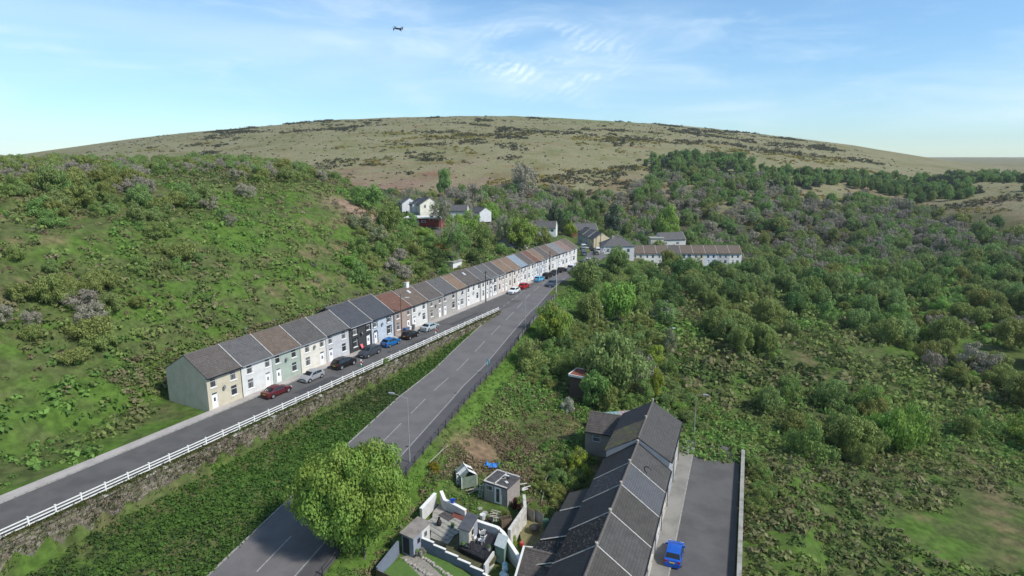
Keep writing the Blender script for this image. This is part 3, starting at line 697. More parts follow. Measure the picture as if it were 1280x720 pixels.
def dish_mesh():
    mb = MB(); mb.lathe([(.02, .0), (.16, .03), (.27, .09), (.28, .1), (.16, .05), (.0, .03)], 12); mb.tube((0, 0, .0), (0, -.0, -.22), .02, n=6).tube((0, 0, .05), (0, .1, .3), .012, n=5); return mb.mesh('satellite_dish', plain('dish_grey', (.2, .2, .21), .5, .2))
def aerial_mesh():
    mb = MB(); mb.tube((0, 0, 0), (0, 0, 1.5), .02, n=5).tube((-.5, 0, 1.4), (.5, 0, 1.45), .014, n=4)
    for i in range(6): mb.tube((-.45 + i * .17, -.22 + i * .02, 1.42), (-.45 + i * .17, .22 - i * .02, 1.42), .009, n=4)
    return mb.mesh('aerial', GALV)
for i, h_ in enumerate([o for o in scene.objects if o.get('group') == U_G]):
    wl_ = next(c for c in h_.children if c.name.startswith('wall')); W_ = max(v_.co.x for v_ in wl_.data.vertices)
    if i % 3 != 1: d_ = ob('satellite_dish', cached('dish', dish_mesh), h_, (W_ * (.5 if i % 2 else .44), -.24, 2.75 + .35 * (i % 4))); d_.rotation_euler = (R(68), 0, R(25))
    if i % 3 != 0: ob('aerial', cached('aerial', aerial_mesh), next(c for c in h_.children if c.name.startswith('roof')), (W_ * .9, 4.6, 7.2), i * 1.3)

# ------------------------------------------------------------------ lower terrace (roofs at the bottom right)
WETSLATE = roofmat('wet_black_slate', (0.013, 0.012, 0.012), (0.021, 0.019, 0.018), bw=.28, rh=.25, spots=(0.164, 0.156, 0.152), wash=.3)  # rear slates: wet and weathered, with rear-slope shade also put into the colour
LDARK = roofmat('weathered_shaded_slate', (0.030, 0.030, 0.033), (0.043, 0.043, 0.047), bw=.28, rh=.25, wash=.3)
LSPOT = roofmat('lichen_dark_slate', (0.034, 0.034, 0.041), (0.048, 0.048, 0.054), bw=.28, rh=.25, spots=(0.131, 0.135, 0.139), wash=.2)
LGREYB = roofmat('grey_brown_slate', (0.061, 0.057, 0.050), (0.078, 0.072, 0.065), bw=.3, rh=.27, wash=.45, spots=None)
LGREYB2 = roofmat('grey_brown_tile', (0.070, 0.066, 0.063), (0.086, 0.082, 0.078), bw=.33, rh=.33, wash=.4)
LBLUE = roofmat('blue_grey_new_slate', (0.086, 0.089, 0.098), (0.102, 0.105, 0.115), bw=.3, rh=.26, wash=.25)
LTILE = roofmat('brown_grey_big_tile', (0.078, 0.068, 0.062), (0.107, 0.094, 0.088), bw=.36, rh=.36, wash=.3)
MOSSROOF = roofmat('moss_covered_slate', (.1, .085, .065), (.12, .1, .08), moss=(.14, .15, .02), mossamt=.12)
LMOSS = MOSSROOF
PEB0 = plain('brown_render', (.2, .175, .15), .95, .4, 2, streak=.4)
L_G = 'houses of the lower terrace'
def lower_house(s0, s1, wc, rear_roof, front_roof, lab, eh=5.0, rh=7.7, verge=VERGE, chim=None):
    W = s1 - s0; D = 7.55
    t = house('terraced_house', lab, LP(s0, 0, LZ), LROT, W, D, eh, rh, wc, front_roof, fronts('a', W), [('w', W * .55, 3.2, 1.0, 1.2), ('d', W * .2, .15, .9, 2.1)], L_G, sill=CONC, verge=verge, nc=22, z0=-1.5)
    rf = next(c for c in t.children if c.name.startswith('roof'))
    # rear slope as a second roof part: own slates, darkened further by painted-in shade
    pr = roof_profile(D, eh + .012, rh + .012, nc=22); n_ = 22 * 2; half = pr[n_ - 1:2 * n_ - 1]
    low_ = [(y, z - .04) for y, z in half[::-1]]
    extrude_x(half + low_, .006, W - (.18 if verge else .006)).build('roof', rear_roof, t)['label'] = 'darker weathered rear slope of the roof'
    for k_ in range(1):
        MB().lathe([(.12, -.12), (.13, .22), (.17, .24), (.15, .34), (.05, .36)], 10, (W - .15, D / 2, rh + .1)).build('ridge_vent', plain('pale_clay', (.42, .38, .34), .8, .3), rf)
    return t
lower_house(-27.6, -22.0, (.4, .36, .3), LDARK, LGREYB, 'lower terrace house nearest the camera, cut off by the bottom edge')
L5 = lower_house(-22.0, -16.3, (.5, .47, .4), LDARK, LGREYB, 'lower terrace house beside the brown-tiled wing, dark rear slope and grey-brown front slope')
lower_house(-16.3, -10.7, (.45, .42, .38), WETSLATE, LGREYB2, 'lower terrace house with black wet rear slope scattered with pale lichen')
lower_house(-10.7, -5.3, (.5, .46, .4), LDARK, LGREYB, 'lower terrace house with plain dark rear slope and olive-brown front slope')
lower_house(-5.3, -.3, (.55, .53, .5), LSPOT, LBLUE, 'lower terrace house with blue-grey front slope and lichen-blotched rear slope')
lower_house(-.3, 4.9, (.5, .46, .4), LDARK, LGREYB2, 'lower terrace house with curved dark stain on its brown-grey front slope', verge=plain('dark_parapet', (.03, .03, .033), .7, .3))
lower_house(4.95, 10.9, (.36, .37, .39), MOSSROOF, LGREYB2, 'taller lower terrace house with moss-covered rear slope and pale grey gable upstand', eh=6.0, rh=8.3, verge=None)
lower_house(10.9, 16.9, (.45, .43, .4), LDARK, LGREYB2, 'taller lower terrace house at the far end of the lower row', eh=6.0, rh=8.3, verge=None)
# the dark curved stain / loose flashing on one front slope, the pale patches on others stay in the slate material
L1_ = next(o for o in scene.objects if 'curved dark stain' in o.get('label', '')); pts_ = [(1.3 + .75 * math.cos(a), 1.75 + .55 * math.sin(a)) for a in (2.9, 2.4, 1.9, 1.4, .9, .4, 0, -.4)]
mb = MB(); f_ = lambda p: Vector((p[0], p[1], 5.0 + 2.7 / 3.775 * p[1] + .07))
for i_, (a, b) in enumerate(zip(pts_, pts_[1:])): mb.tube(f_(a), f_(b), .03 + i_ * .012, .04 + i_ * .012, 5)
mb.build('loose_flashing', BLACK, L1_)
# rear lean-to roofs of the lower terrace
def leanto(s0, s1, out, zt, zb, rmat, lab):
    t = thing('lean_to', lab, 'lean-to', LP(s0, -7.62, LZ), LROT, 'lean-to extensions behind the lower terrace'); W = s1 - s0; ht, hb = zt - LZ, zb - LZ
    mb = MB(); wall_panel(mb, .01, W - .01, -1.2, hb - .1, out, [(W * .4, .9, 1.0, 1.0)], 1)
    mb.poly([(.01, 0, -1.2), (.01, 0, ht - .12), (.01, out, hb - .1), (.01, out, -1.2)]); mb.poly([(W - .01, 0, -1.2), (W - .01, out, -1.2), (W - .01, out, hb - .1), (W - .01, 0, ht - .12)])
    mb.build('wall', WALLC, t).color = (.34, .31, .27, 1); add_window(t, W * .4, .9, 1.0, 1.0, out, True, CONC)
    n_ = 10; top = []
    for i in range(n_):
        a, b = i / n_, (i + 1) / n_
        top += [((out + .25) * (1 - a) , hb - .08 + (ht - hb + .08) * a + .03), ((out + .25) * (1 - b), hb - .08 + (ht - hb + .08) * b)]
    extrude_x(top + [(0.0, ht - .12), (out + .25, hb - .2)], .0, W - .0).build('roof', rmat, t)
    extrude_x([(out + .26, hb - .03), (.0, ht + .035), (.0, ht + .09), (out + .26, hb + .03)], -.08, .08).build('verge', VERGE, t)
    MB().box(.02, W - .02, out + .25, out + .37, hb - .22, hb - .1).build('gutter', BLACK, t)
leanto(-5.0, -.9, 2.6, .5, -.75, LGREYB, 'grey-brown lean-to roof farthest up the lower terrace rear')
leanto(-10.6, -5.1, 3.0, .4, -.85, LDARK, 'dark patched lean-to roof between the two pale verge lines')
leanto(-14.9, -10.7, 3.2, .3, -1.0, WETSLATE, 'black lean-to roof beside the grass yard')
# cross wings with ridges at right angles to the lower terrace
def wing(ridge_out, z_r, n_in, half, eave_drop, rmat, lab, wc, win=(), vergeR=None):
    """ridge_out: outer end of the ridge; n_in: length towards the terrace"""
    loc = Vector((ridge_out.x, ridge_out.y, LZ)) - Vector((LD[0], LD[1], 0)) * half
    return house('rear_wing', lab, loc, LROT - R(90), n_in, 2 * half, z_r - eave_drop - LZ, z_r - LZ, wc, rmat, list(win), [], 'rear wings of the lower terrace', sill=CONC, verge=None, nc=10, z0=-1.8, cat='extension', downpipe=False)
ro = at(655, 684, .25); wg = wing(ro, .25, 6.4, 2.9, 2.0, LTILE, 'brown-grey tiled rear wing with white verge at the bottom of the garden', (.5, .47, .42), [('w', 1.2, .9, 1.1, 1.1)])
rfw = next(c for c in wg.children if c.name.startswith('roof')); H_ = .25 - LZ
extrude_x([(-.3, H_ - 2.0 - .2 + .06), (2.9, H_ + .05), (6.1, H_ - 2.2 + .06), (6.1, H_ - 2.2 + .14), (2.9, H_ + .16), (-.3, H_ - 2.2 + .14)], -.1, .1).build('verge', WHITE, rfw)
ra = at(737.6, 513.7, 1.6); wa = wing(ra, 1.6, 8.4, 2.5, 1.75, LTILE, 'brown-tiled rear wing with a small dark window beside the scrub', (.33, .29, .25), [('w', 1.0, 1.9, 1.15, 1.0)])
ra2 = at(781, 523, 2.6); wing(ra2 + Vector((LD[0], LD[1], 0)) * 2.0, 2.2, 7.0, 2.6, 1.6, LDARK, 'dark slate rear wing behind the mossy roof', (.35, .32, .28))
t = thing('glazed_lean_to', 'small lean-to roof of teal and pinkish sheets behind the brown-tiled wing', 'lean-to', at(775, 522, -.6), LROT - R(60))
for i, c in enumerate(((.2, .33, .33), (.22, .34, .34), (.36, .29, .28), (.34, .27, .26))):
    ob('roof_sheet', cached('rsheet', lambda: MB().box(-.55, .55, -1.5, 1.5, -.03, .03).box(-.05, .05, -1.5, 1.5, .032, .07).mesh('roof_sheet', CLOTH)), t, (-1.7 + i * 1.13, 0, .3 + .02 * i), 0, c)
MB().box(-2.2, 2.2, -1.3, 1.3, -3.5, .22).build('wall', TIMBER, t)

# ------------------------------------------------------------------ gardens behind the lower terrace
def run(name, lab, pts, h, th, mat, coping=None, cat='wall', down=1.0, steps=False, group=None, cmat=None):
    """garden wall through points (x, y, z of the top)"""
    o_ = Vector(pts[0]); t = thing(name, lab, cat, (o_.x, o_.y, o_.z - h), 0, group); o_.z -= h; mb = MB(); cb = MB()
    for a, b in zip(pts, pts[1:]):
        a, b = Vector(a), Vector(b); n_ = 1 if not steps else steps; d = Vector((b.x - a.x, b.y - a.y, 0)); L = d.length; d.normalize(); nn = Vector((-d.y, d.x, 0)) * th / 2
        for i in range(n_):
            p, q = a.lerp(b, i / n_), a.lerp(b, (i + 1) / n_)
            if steps: q.z = p.z
            p, q = p - o_, q - o_; bt = -h - down
            mb.prism([Vector((x.x, x.y, x.z + bt)) for x in (p - nn, p + nn, q + nn, q - nn)][::-1], [p - nn, p + nn, q + nn, q - nn][::-1])
            if coping: cb.prism([x + Vector((0, 0, .003)) for x in (p - nn * 1.35, p + nn * 1.35, q + nn * 1.35, q - nn * 1.35)][::-1], [x + Vector((0, 0, .003 + coping)) for x in (p - nn * 1.3, p + nn * 1.3, q + nn * 1.3, q - nn * 1.3)][::-1])
    mb.build('wall_face', mat, t)
    if coping: cb.build('coping', cmat or WHITE, t)
    return t
BLUEW = plain('blue_grey_render', (.17, .2, .26), .8, .25, 1.2, streak=.3)
GW = plain('white_garden_render', (.6, .6, .59), .8, .2, 1.2, streak=.4)
run('garden_wall', 'blue-grey rendered garden wall with white stepped coping between lawn and deck', [at(527.5, 672.5, -1.75), at(604, 717, -3.0), at(625, 731, -3.4)], 1.5, .2, BLUEW, .06, steps=5)
run('garden_wall', 'plain blue-grey rendered wall left of the black-doored shed', [at(497.5, 676, -1.7), at(471, 709, -1.9)], 1.5, .2, BLUEW, None)
run('garden_wall', 'white wall top running up to the bank behind the grey-roofed shed', [at(526, 636, -1.6), at(544, 616.5, -1.4)], 1.1, .3, GW, .05)
run('garden_wall', 'white stepped wall with planters between paved garden and overgrown garden', [at(551.5, 614, -1.2), at(556, 625, -1.5), at(571, 632, -1.6), at(582, 638, -1.75)], 1.3, .3, GW, .07)
run('garden_wall', 'long white garden wall curving past the deck to the green store', [at(596, 651, -1.55), at(622, 659.5, -1.7), at(629, 666, -1.8), at(646, 692, -2.3), at(652, 703, -2.6)], 1.3, .3, GW, .07)
run('garden_wall', 'tall peeling white wall between the flat-roofed outhouse and the grass yard', [at(655, 618, -.9), at(656.5, 633, -1.1), at(636.5, 662, -1.6)], 1.7, .35, plain('peeling_white', (.6, .58, .54), .85, .5, 1.3, streak=.6), None)
run('garden_wall', 'white wall below the black deck railing', [at(605.5, 706, -2.35), at(617, 689, -2.35)], 1.2, .18, GW, None)
run('garden_wall', 'low grey block wall along the lower edge of the grass yard', [at(689, 657, -2.7), at(681.5, 686, -2.9)], .9, .25, plain('block_wall', (.26, .24, .21), .9, .4, 1.5), None)
run('garden_fence', 'grey panel fence between the grass yard and the brambles', [at(657, 632, -2.0), at(668, 640, -2.0)], 1.5, .06, plain('grey_fence', (.27, .26, .24), .85, .35, 2, streak=.5), .04, cat='fence', cmat=TIMBER)
run('garden_fence', 'weathered tall fence panels above the fire bowl', [at(668.5, 636, -1.9), at(679, 643, -2.0)], 1.5, .06, plain('grey_fence_pale', (.36, .345, .32), .85, .35, 2, streak=.5), .04, cat='fence', cmat=TIMBER)
run('stone_wall', 'low grey stone wall along the far side of the lower street', [tuple(LP(-44, 8.4, LZ + .9)), tuple(LP(-10, 8.4, LZ + .9)), tuple(LP(22, 8.4, LZ + .8))], .9, .35, plain('grey_rubble', (.24, .22, .19), .95, .5, 2.2), .07, cmat=CONC)
# brown picket screen at the bottom-left corner
t = thing('timber_fence', 'brown timber board fence at the bottom corner beside the big bright tree', 'fence', at(470, 712, -2.2)); a, b = Vector((0, 0, 0)), at(492, 722, -2.2) - at(470, 712, -2.2)
for i in range(14):
    p = a.lerp(b, i / 14); MB().box(0, (b - a).length / 14 - .02, -.015, .015, -1.6, .02 * (i % 3)).build('board', TIMBER, t, p, math.atan2(b.y, b.x))
MB().box(0, (b - a).length, .017, .06, -.35, -.25).build('rail', TIMBER, t, (0, 0, 0), math.atan2(b.y, b.x))
def slab(name, pts, mat, th=.12, dz=0, kind='structure'):
    mb = MB(); P = [Vector(p) + Vector((0, 0, dz)) for p in pts]
    c = sum(P, Vector()) / len(P); area = sum(P[i].x * P[(i+1) % len(P)].y - P[(i+1) % len(P)].x * P[i].y for i in range(len(P)))
    if area < 0: P = P[::-1]
    mb.prism([p - Vector((0, 0, th)) for p in P], P); o = mb.build(name, mat); o['kind'] = kind; return o
TURF = plain('artificial_turf', (.085, .16, .035), .9, .2, 2)
slab('lawn', [at(u, v, -3.2) for u, v in ((482, 712), (502, 697), (531, 726), (500, 740), (478, 730))], TURF, .25)
slab('lawn', [at(u, v, -3.2) for u, v in ((527, 695), (537, 688), (592, 722), (570, 735))], TURF, .25)
slab('garden_path', [at(u, v, -3.24) for u, v in ((500, 697), (528, 689), (580, 735), (530, 735))], plain('gravel_path', (.3, .28, .25), .95, .5, 6), .3)
slab('paving', [at(u, v, -2.75) for u, v in ((538, 672), (541, 640), (551, 628), (580, 645), (572, 664), (560, 680))], plain('old_paving', (.33, .31, .28), .9, .4, 2), .5)
slab('garden_ground', [at(u, v, -2.83) for u, v in ((552, 668), (575, 645), (600, 655), (632, 668), (618, 700), (600, 712), (560, 690))], plain('planted_soil', (.1, .1, .05), .95, .5, 3), .4)
slab('yard_grass', [at(u, v, -3.3) for u, v in ((650, 668), (660, 644), (686, 655), (684, 692), (655, 690))], plain('yellow_turf', (.2, .18, .085), .95, .4, 3), .4)
# paving slabs laid in the paved garden
t = thing('paving_slabs', 'pale concrete slabs laid in rows in the paved garden', 'paving', at(560, 655, -2.74)); e1 = (at(577, 646, -2.74) - at(556, 634, -2.74)).normalized(); e2 = Vector((-e1.y, e1.x, 0))
ms = MB().box(-.29, .29, -.29, .29, 0, .05).mesh('slab', CONC); dsk = MB().box(-.29, .29, -.29, .29, 0, .04).mesh('slab', plain('dark_slab', (.09, .085, .085), .9, .3))
for i in range(-3, 4):
    for j in range(-3, 4): ob('slab', ms if not (i < 0 and j > 0) else dsk, t, (e1 * i + e2 * j) * .62 + Vector((0, 0, rnd.uniform(0, .015))), math.atan2(e1.y, e1.x))
# stones lining the beds between the two lawns
PALEBARK0 = plain('pale_bark', (.36, .34, .29), .85, .3, 5)
STN = plain('bed_stone', (.36, .34, .3), .9, .4, 5)
sm = [MB().lathe([(.02, -.1), (.2, -.05), (.24, .06), (.15, .17), (.02, .2)], 7).mesh('stone', STN) for _ in range(1)]
t = thing('stone_edging', 'line of pale rocks edging the bed between two lawns', 'rocks', at(507, 697, -3.2))
for i in range(26):
    k_ = i / 25; a = at(506, 700, -3.2).lerp(at(548, 726, -3.2), k_) if i % 2 else at(529, 697, -3.2).lerp(at(566, 722, -3.2), k_)
    ob('stone', sm[0], t, a - t.location + Vector((rnd.uniform(-.1, .1), rnd.uniform(-.1, .1), 0)), rnd.random() * 6, None, (rnd.uniform(.6, 1.3), rnd.uniform(.6, 1.1), rnd.uniform(.6, 1)))

def box_shed(name, lab, P, dx, dy, h_front, h_back, wallmats, roofm, cat='shed', overhang=.15):
    """P near corner; dx, dy horizontal edge vectors; mono-pitch roof rising along dy"""
    t = thing(name, lab, cat, P); z = Vector((0, 0, 1)); c = [Vector(), dx, dx + dy, dy]; hts = [h_front, h_front, h_back, h_back]
    for i in range(4):
        a, b = c[i], c[(i+1) % 4]; nn = (c[0] + c[2]) / 2; off = ((a + b) / 2 - nn).normalized() * -.06
        MB().prism([a - z * .5, b - z * .5, b - z * .5 + off, a - z * .5 + off], [a + z * (hts[i] - .004), b + z * (hts[(i+1) % 4] - .004), b + z * (hts[(i+1) % 4] - .004) + off, a + z * (hts[i] - .004) + off]).build('wall', wallmats[i], t)
    u1, u2 = dx.normalized() * overhang, dy.normalized() * overhang; r = [c[0] - u1 - u2, c[1] + u1 - u2, c[2] + u1 + u2, c[3] - u1 + u2]
    rt = [p + z * h_ for p, h_ in zip(r, hts)]
    MB().prism([p for p in rt], [p + z * .08 for p in rt]).build('roof', roofm, t)
    return t
def face_panel(t, name, a, d, x0, x1, z0, z1, mat, proud=.012, th=.03):
    """flat panel on a shed wall that starts at corner a and runs along d; outward is to the right of d"""
    d = d.normalized(); o_ = Vector((d.y, -d.x, 0)); p, q = a + d * x0 + o_ * proud, a + d * x1 + o_ * proud; b = o_ * th
    return MB().prism([p + Vector((0, 0, z0)), p + b + Vector((0, 0, z0)), q + b + Vector((0, 0, z0)), q + Vector((0, 0, z0))], [p + Vector((0, 0, z1)), p + b + Vector((0, 0, z1)), q + b + Vector((0, 0, z1)), q + Vector((0, 0, z1))]).build(name, mat, t)
SHEDB = plain('shed_blue_grey', (.28, .31, .37), .8, .2, 1.5, streak=.3); FELT = plain('grey_roof_felt', (.27, .245, .225), .9, .35, 1.2)
DFELT = plain('dark_roof_felt', (.085, .09, .105), .9, .3, 1.5)
A, B, Cc = at(502.5, 689, -3.1), at(517, 696, -3.1), at(537.5, 678, -3.1); dx = B - A; dy = Cc - B
t = box_shed('garden_shed', 'long garden shed with black door, pale grey felt roof and half-white side wall', A, dx, dy, 2.15, 2.35, [SHEDB, SHEDB, GW, SHEDB], FELT)
face_panel(t, 'door', Vector(), dx, .25, 1.1, .02, 1.85, BLACK); L_ = dy.length
face_panel(t, 'white_boarding', dx, dy, L_ * .5, L_ * .995, .0, 2.2, GW, .01, .02)
for k_, z in ((.25, 1.15), (.66, 1.25), (.2, .25)):
    wn = face_panel(t, 'window', dx, dy, L_ * k_, L_ * k_ + (.42 if z > 1 else .2), z, z + (.5 if z > 1 else .22), BLACK if z > 1 else GALV, .034); 
    if z > 1: face_panel(wn, 'pane', dx, dy, L_ * k_ + .05, L_ * k_ + .37, z + .05, z + .45, GLASS, .066, .008)
face_panel(t, 'base_skirt', dx, dy, .0, L_ * .5, -.3, .16, BLACK, .015)
# deck with railing, chairs, table and the little playhouse
dk = [at(572, 683.5, -2.3), at(606.5, 700, -2.3), at(624.6, 672, -2.3), at(599, 660, -2.3)]
t = thing('garden_deck', 'raised black timber deck in the second garden', 'deck', dk[0]); o_ = dk[0]; ea, eb = dk[1] - dk[0], dk[3] - dk[0]
DKM = plain('black_decking', (.035, .035, .042), .6, .35, 4)
mb = MB(); n_ = 24
for i in range(n_):
    a, b = i / n_ + .003, (i + 1) / n_ - .003
    q = [ea * a, ea * b, ea * b + eb + (dk[2] - dk[1] - eb) * b, ea * a + eb + (dk[2] - dk[1] - eb) * a]
    mb.prism([p - Vector((0, 0, .04)) for p in q], q)
tag(mb.build('deck_boards', DKM, t), kind='stuff')
MB().prism([p - Vector((0, 0, 1.2)) for p in (ea * .01, ea * .99, (dk[2] - o_) * .99, eb * .99)], [p - Vector((0, 0, .045)) for p in (ea * .01, ea * .99, (dk[2] - o_) * .99, eb * .99)]).build('deck_frame', BLACK, t)
def railing(name, lab, P, Q, h=1.0, n_=12, mat=BLACK):
    t = thing(name, lab, 'railing', P); d = Q - P
    MB().tube((0, 0, h), d + Vector((0, 0, h)), .03, n=6).build('rail', mat, t); MB().tube((0, 0, .12), d + Vector((0, 0, .12)), .02, n=6).build('rail', mat, t)
    pm_ = MB().tube((0, 0, 0), (0, 0, h), .025, n=6).mesh('post', mat); bm_ = MB().tube((0, 0, .12), (0, 0, h), .012, n=5).mesh('baluster', mat)
    for i in range(n_ + 1): ob('post' if i % 4 == 0 else 'baluster', pm_ if i % 4 == 0 else bm_, t, d * (i / n_))
railing('deck_railing', 'black metal railing along the lower side of the deck', dk[1] + Vector((0, 0, 0)), dk[2], 1.0, 16)
railing('deck_railing', 'short black railing along the front of the deck facing the blue-grey wall', dk[0].lerp(dk[1], .35), dk[1] - (dk[1] - dk[0]) * .02, .5, 8)
A, B, Cc = at(574.5, 681, -2.3), at(586.5, 685, -2.3), at(597, 667, -2.3); dx = B - A; dy = Cc - B
t = box_shed('playhouse', 'small cream playhouse with dark blue-grey roof standing on the deck', A, dx, dy, 1.95, 2.05, [GW, plain('cream_boards', (.62, .57, .5), .8, .2, 3, streak=.3), GW, GW], DFELT, 'playhouse')
face_panel(t, 'window', dx, dy, dy.length * .3, dy.length * .5, .9, 1.5, BLACK); face_panel(t, 'door', dx, dy, dy.length * .58, dy.length * .92, .02, 1.7, SHEDB)
for i in range(5): face_panel(t, 'cladding_board', Vector(), dx, .02, dx.length - .02, .02 + i * .37, .36 + i * .37, plain('cream_boards', (1, 1, 1)), .008, .02)
def lounger(lab, P, rz, c, grp=None):
    t = thing('garden_chair', lab, 'chair', P, rz, grp); k_ = lambda nm, mb: setattr(mb.build(nm, CLOTH, t), 'color', (*c, 1))
    k_('seat', MB().box(-.27, .27, -.28, .28, .36, .41)); k_('backrest', MB().box(-.27, .27, -.02, .03, 0, .72, Matrix.Translation((0, .28, .4)) @ Matrix.Rotation(-.4, 4, 'X')))
    for x in (-.24, .24):
        for y in (-.24, .24): k_('leg', MB().tube((x, y, 0), (x * .95, y * .95, .36), .022, n=6))
        k_('armrest', MB().box(x - .03, x + .03, -.26, .33, .6, .64))
lounger('white reclining garden chair on the deck close to the playhouse', at(592, 676, -2.3), R(160), (.75, .75, .73))
lounger('white garden chair near the rear corner of the deck', at(602.5, 670, -2.3), R(200), (.72, .72, .7))
lounger('white garden chair at the middle of the deck right of the black table', at(601.5, 679, -2.3), R(240), (.7, .7, .7))
lounger('pink garden chair outside the charcoal house', SN(-9.6, .75, SZ + .13), UROT, (.75, .16, .2))
t = thing('garden_table', 'low black table on the deck beside the white chairs', 'table', at(588, 684.5, -2.3)); MB().lathe([(.0, .5), (.42, .5), (.42, .54), (0, .54)], 14).build('tabletop', BLACK, t)
for i in range(4): MB().tube((.28 * math.cos(i * 1.57), .28 * math.sin(i * 1.57), 0), (.2 * math.cos(i * 1.57), .2 * math.sin(i * 1.57), .5), .025, n=6).build('leg', BLACK, t)
A, B, Cc = at(618.5, 696, -3.2), at(630, 701, -3.2), at(635, 687, -3.2)
t = box_shed('garden_store', 'pale green plastic garden store with grey lid beside the white wall', A, B - A, Cc - B, 1.35, 1.45, [plain('green_plastic', (.2, .3, .24), .5, .2)] * 4, plain('grey_plastic', (.38, .43, .44), .5, .2), 'garden store', .06)
face_panel(t, 'door', Vector(), B - A, .06, (B - A).length - .06, .1, 1.2, plain('green_plastic_dark', (.17, .27, .21), .5, .2))
# flat-roofed outhouse
A, B, Cc = at(605, 623, -2.75), at(634, 633, -2.75), at(650, 618, -2.75); dx = B - A; dy = Cc - B
PEB = plain('pebble_render', (.33, .3, .28), .95, .3, 4, streak=.3)
t = box_shed('outhouse', 'pebble-dashed flat-roofed outhouse with white glazed door and worn dark roof', A, dx, dy, 2.2, 2.25, [PEB, PEB, PEB, PEB], plain('worn_felt', (.085, .082, .085), .9, .5, 1.3), 'outhouse', .12)
L_ = dx.length; dr = face_panel(t, 'door', Vector(), dx, L_ * .47, L_ * .47 + .95, .0, 2.1, UPVC, .012, .05)
face_panel(dr, 'pane', Vector(), dx, L_ * .47 + .25, L_ * .47 + .7, .2, 1.9, GLASS, .064, .01)
wn = face_panel(t, 'window', Vector(), dx, .3, 1.3, 1.35, 2.0, UPVC); face_panel(wn, 'pane', Vector(), dx, .36, 1.24, 1.41, 1.94, GLASS, .044, .01)
for i, (a, b, c_, d_) in enumerate(((.02, .98, -.03, .05), (.02, .98, .95, 1.03), (.42, .47, .0, 1.0), (-.02, .02, -.02, 1.02))):
    p = [dx * a + dy * c_, dx * b + dy * c_, dx * b + dy * d_, dx * a + dy * d_]; MB().prism([q + Vector((0, 0, 2.335)) for q in p], [q + Vector((0, 0, 2.39)) for q in p]).build('roof_trim', VERGE, t)
for i in range(5):
    c_ = dx * rnd.uniform(.5, .9) + dy * rnd.uniform(.2, .8); MB().box(-.25, .25, -.15, .15, 2.336, 2.40).build('loose_board', rnd.choice([GW, CONC, BLACK]), t, c_, rnd.random() * 3)
# small greenhouse
P = at(583, 604, -2.6); t = thing('greenhouse', 'small green-tinted greenhouse with broken white roof panels', 'greenhouse', P, R(24))
GG = plain('greenhouse_glass', (.2, .25, .2), .15, .35, 2, spec=.6)
for x, y, sx, sy in ((0, -1, 1, 0), (0, 1, 1, 0), (-1, 0, 0, 1), (1, 0, 0, 1)):
    MB().box(-1 * sx - .02 * sy + x * .98, 1 * sx + .02 * sy + x * .98, -1.1 * sy - .02 * sx + y * 1.08, 1.1 * sy + .02 * sx + y * 1.08, .0, 1.5).build('glass_wall', GG, t)
for x in (-1, 1):
    for y in (-1.12, 0, 1.12): MB().box(x * 1.0 - .035, x * 1.0 + .035, y - .035, y + .035, 0, 1.55).build('frame_post', WHITE, t)
    for j in range(3):
        if (x, j) in ((1, 1),): continue
        M = Matrix.Translation((x * .52, -.76 + j * .76, 1.85)) @ Matrix.Rotation(x * .62, 4, 'Y'); MB().box(-.62, .62, -.36, .36, -.015, .015, M).build('roof_panel', WHITE if (j + (x > 0)) % 2 else GG, t)
MB().box(-.04, .04, -1.15, 1.15, 2.2, 2.28).build('ridge_bar', WHITE, t)
# hollow white blocks stacked, blue tarpaulin, bins, pots, fire bowl
t = thing('block_stack', 'leaning stack of white hollow blocks by the greenhouse', 'blocks', at(572.5, 608, -2.7), R(30))
for i in range(4):
    M = Matrix.Translation((0, 0, i * .46)); mb = MB()
    for b in ((-.2, .2, -.1, .1, 0, .06), (-.2, .2, -.1, .1, .38, .44), (-.2, -.13, -.099, .099, .061, .379), (.13, .2, -.099, .099, .061, .379)): mb.box(*b, M)
    mb.build('block', GW, t)
def cloth(name, lab, P, c, w_, seed, cat='tarpaulin'):
    r_ = random.Random(seed); n_ = 7; mb = MB(); g = [[(w_ * (i / n_ - .5) * r_.uniform(.85, 1.1), w_ * .8 * (j / n_ - .5), .12 + .45 * math.exp(-((i - 3) ** 2 + (j - 3) ** 2) / 7) * r_.uniform(.4, 1.3)) for j in range(n_ + 1)] for i in range(n_ + 1)]
    for i in range(n_):
        for j in range(n_): mb.quad(g[i][j], g[i+1][j], g[i+1][j+1], g[i][j+1])
    o = mb.build(name, CLOTH, None, P); o.color = (*c, 1); return tag(o, lab, cat)
cloth('tarpaulin', 'crumpled bright blue tarpaulin on the slope behind the outhouse', on(618, 588) + Vector((0, 0, .1)), (.03, .2, .6), 1.6, 1)
cloth('tarpaulin', 'small strip of blue sheet left of the large tarpaulin', on(609.5, 584) + Vector((0, 0, .1)), (.04, .22, .55), .9, 2)
def pot(name, lab, P, prof, mat, cat, n_=14, extra=None):
    t = thing(name, lab, cat, P); MB().lathe(prof, n_).build('body', mat, t)
    if extra: extra(t)
    return t
FB = plain('fire_bowl_iron', (.025, .023, .022), .7, .3)
pot('fire_bowl', 'round black fire bowl on three legs in the grass yard', at(668.5, 665, -3.28), [(.05, .3), (.4, .36), (.6, .62), (.64, .64), (.57, .6), (.3, .42), (0, .4)], FB, 'fire bowl', 18, lambda t: [MB().tube((.3 * math.cos(a), .3 * math.sin(a), .4), (.42 * math.cos(a), .42 * math.sin(a), 0), .03, n=6).build('leg', FB, t) for a in (0, 2.1, 4.2)])
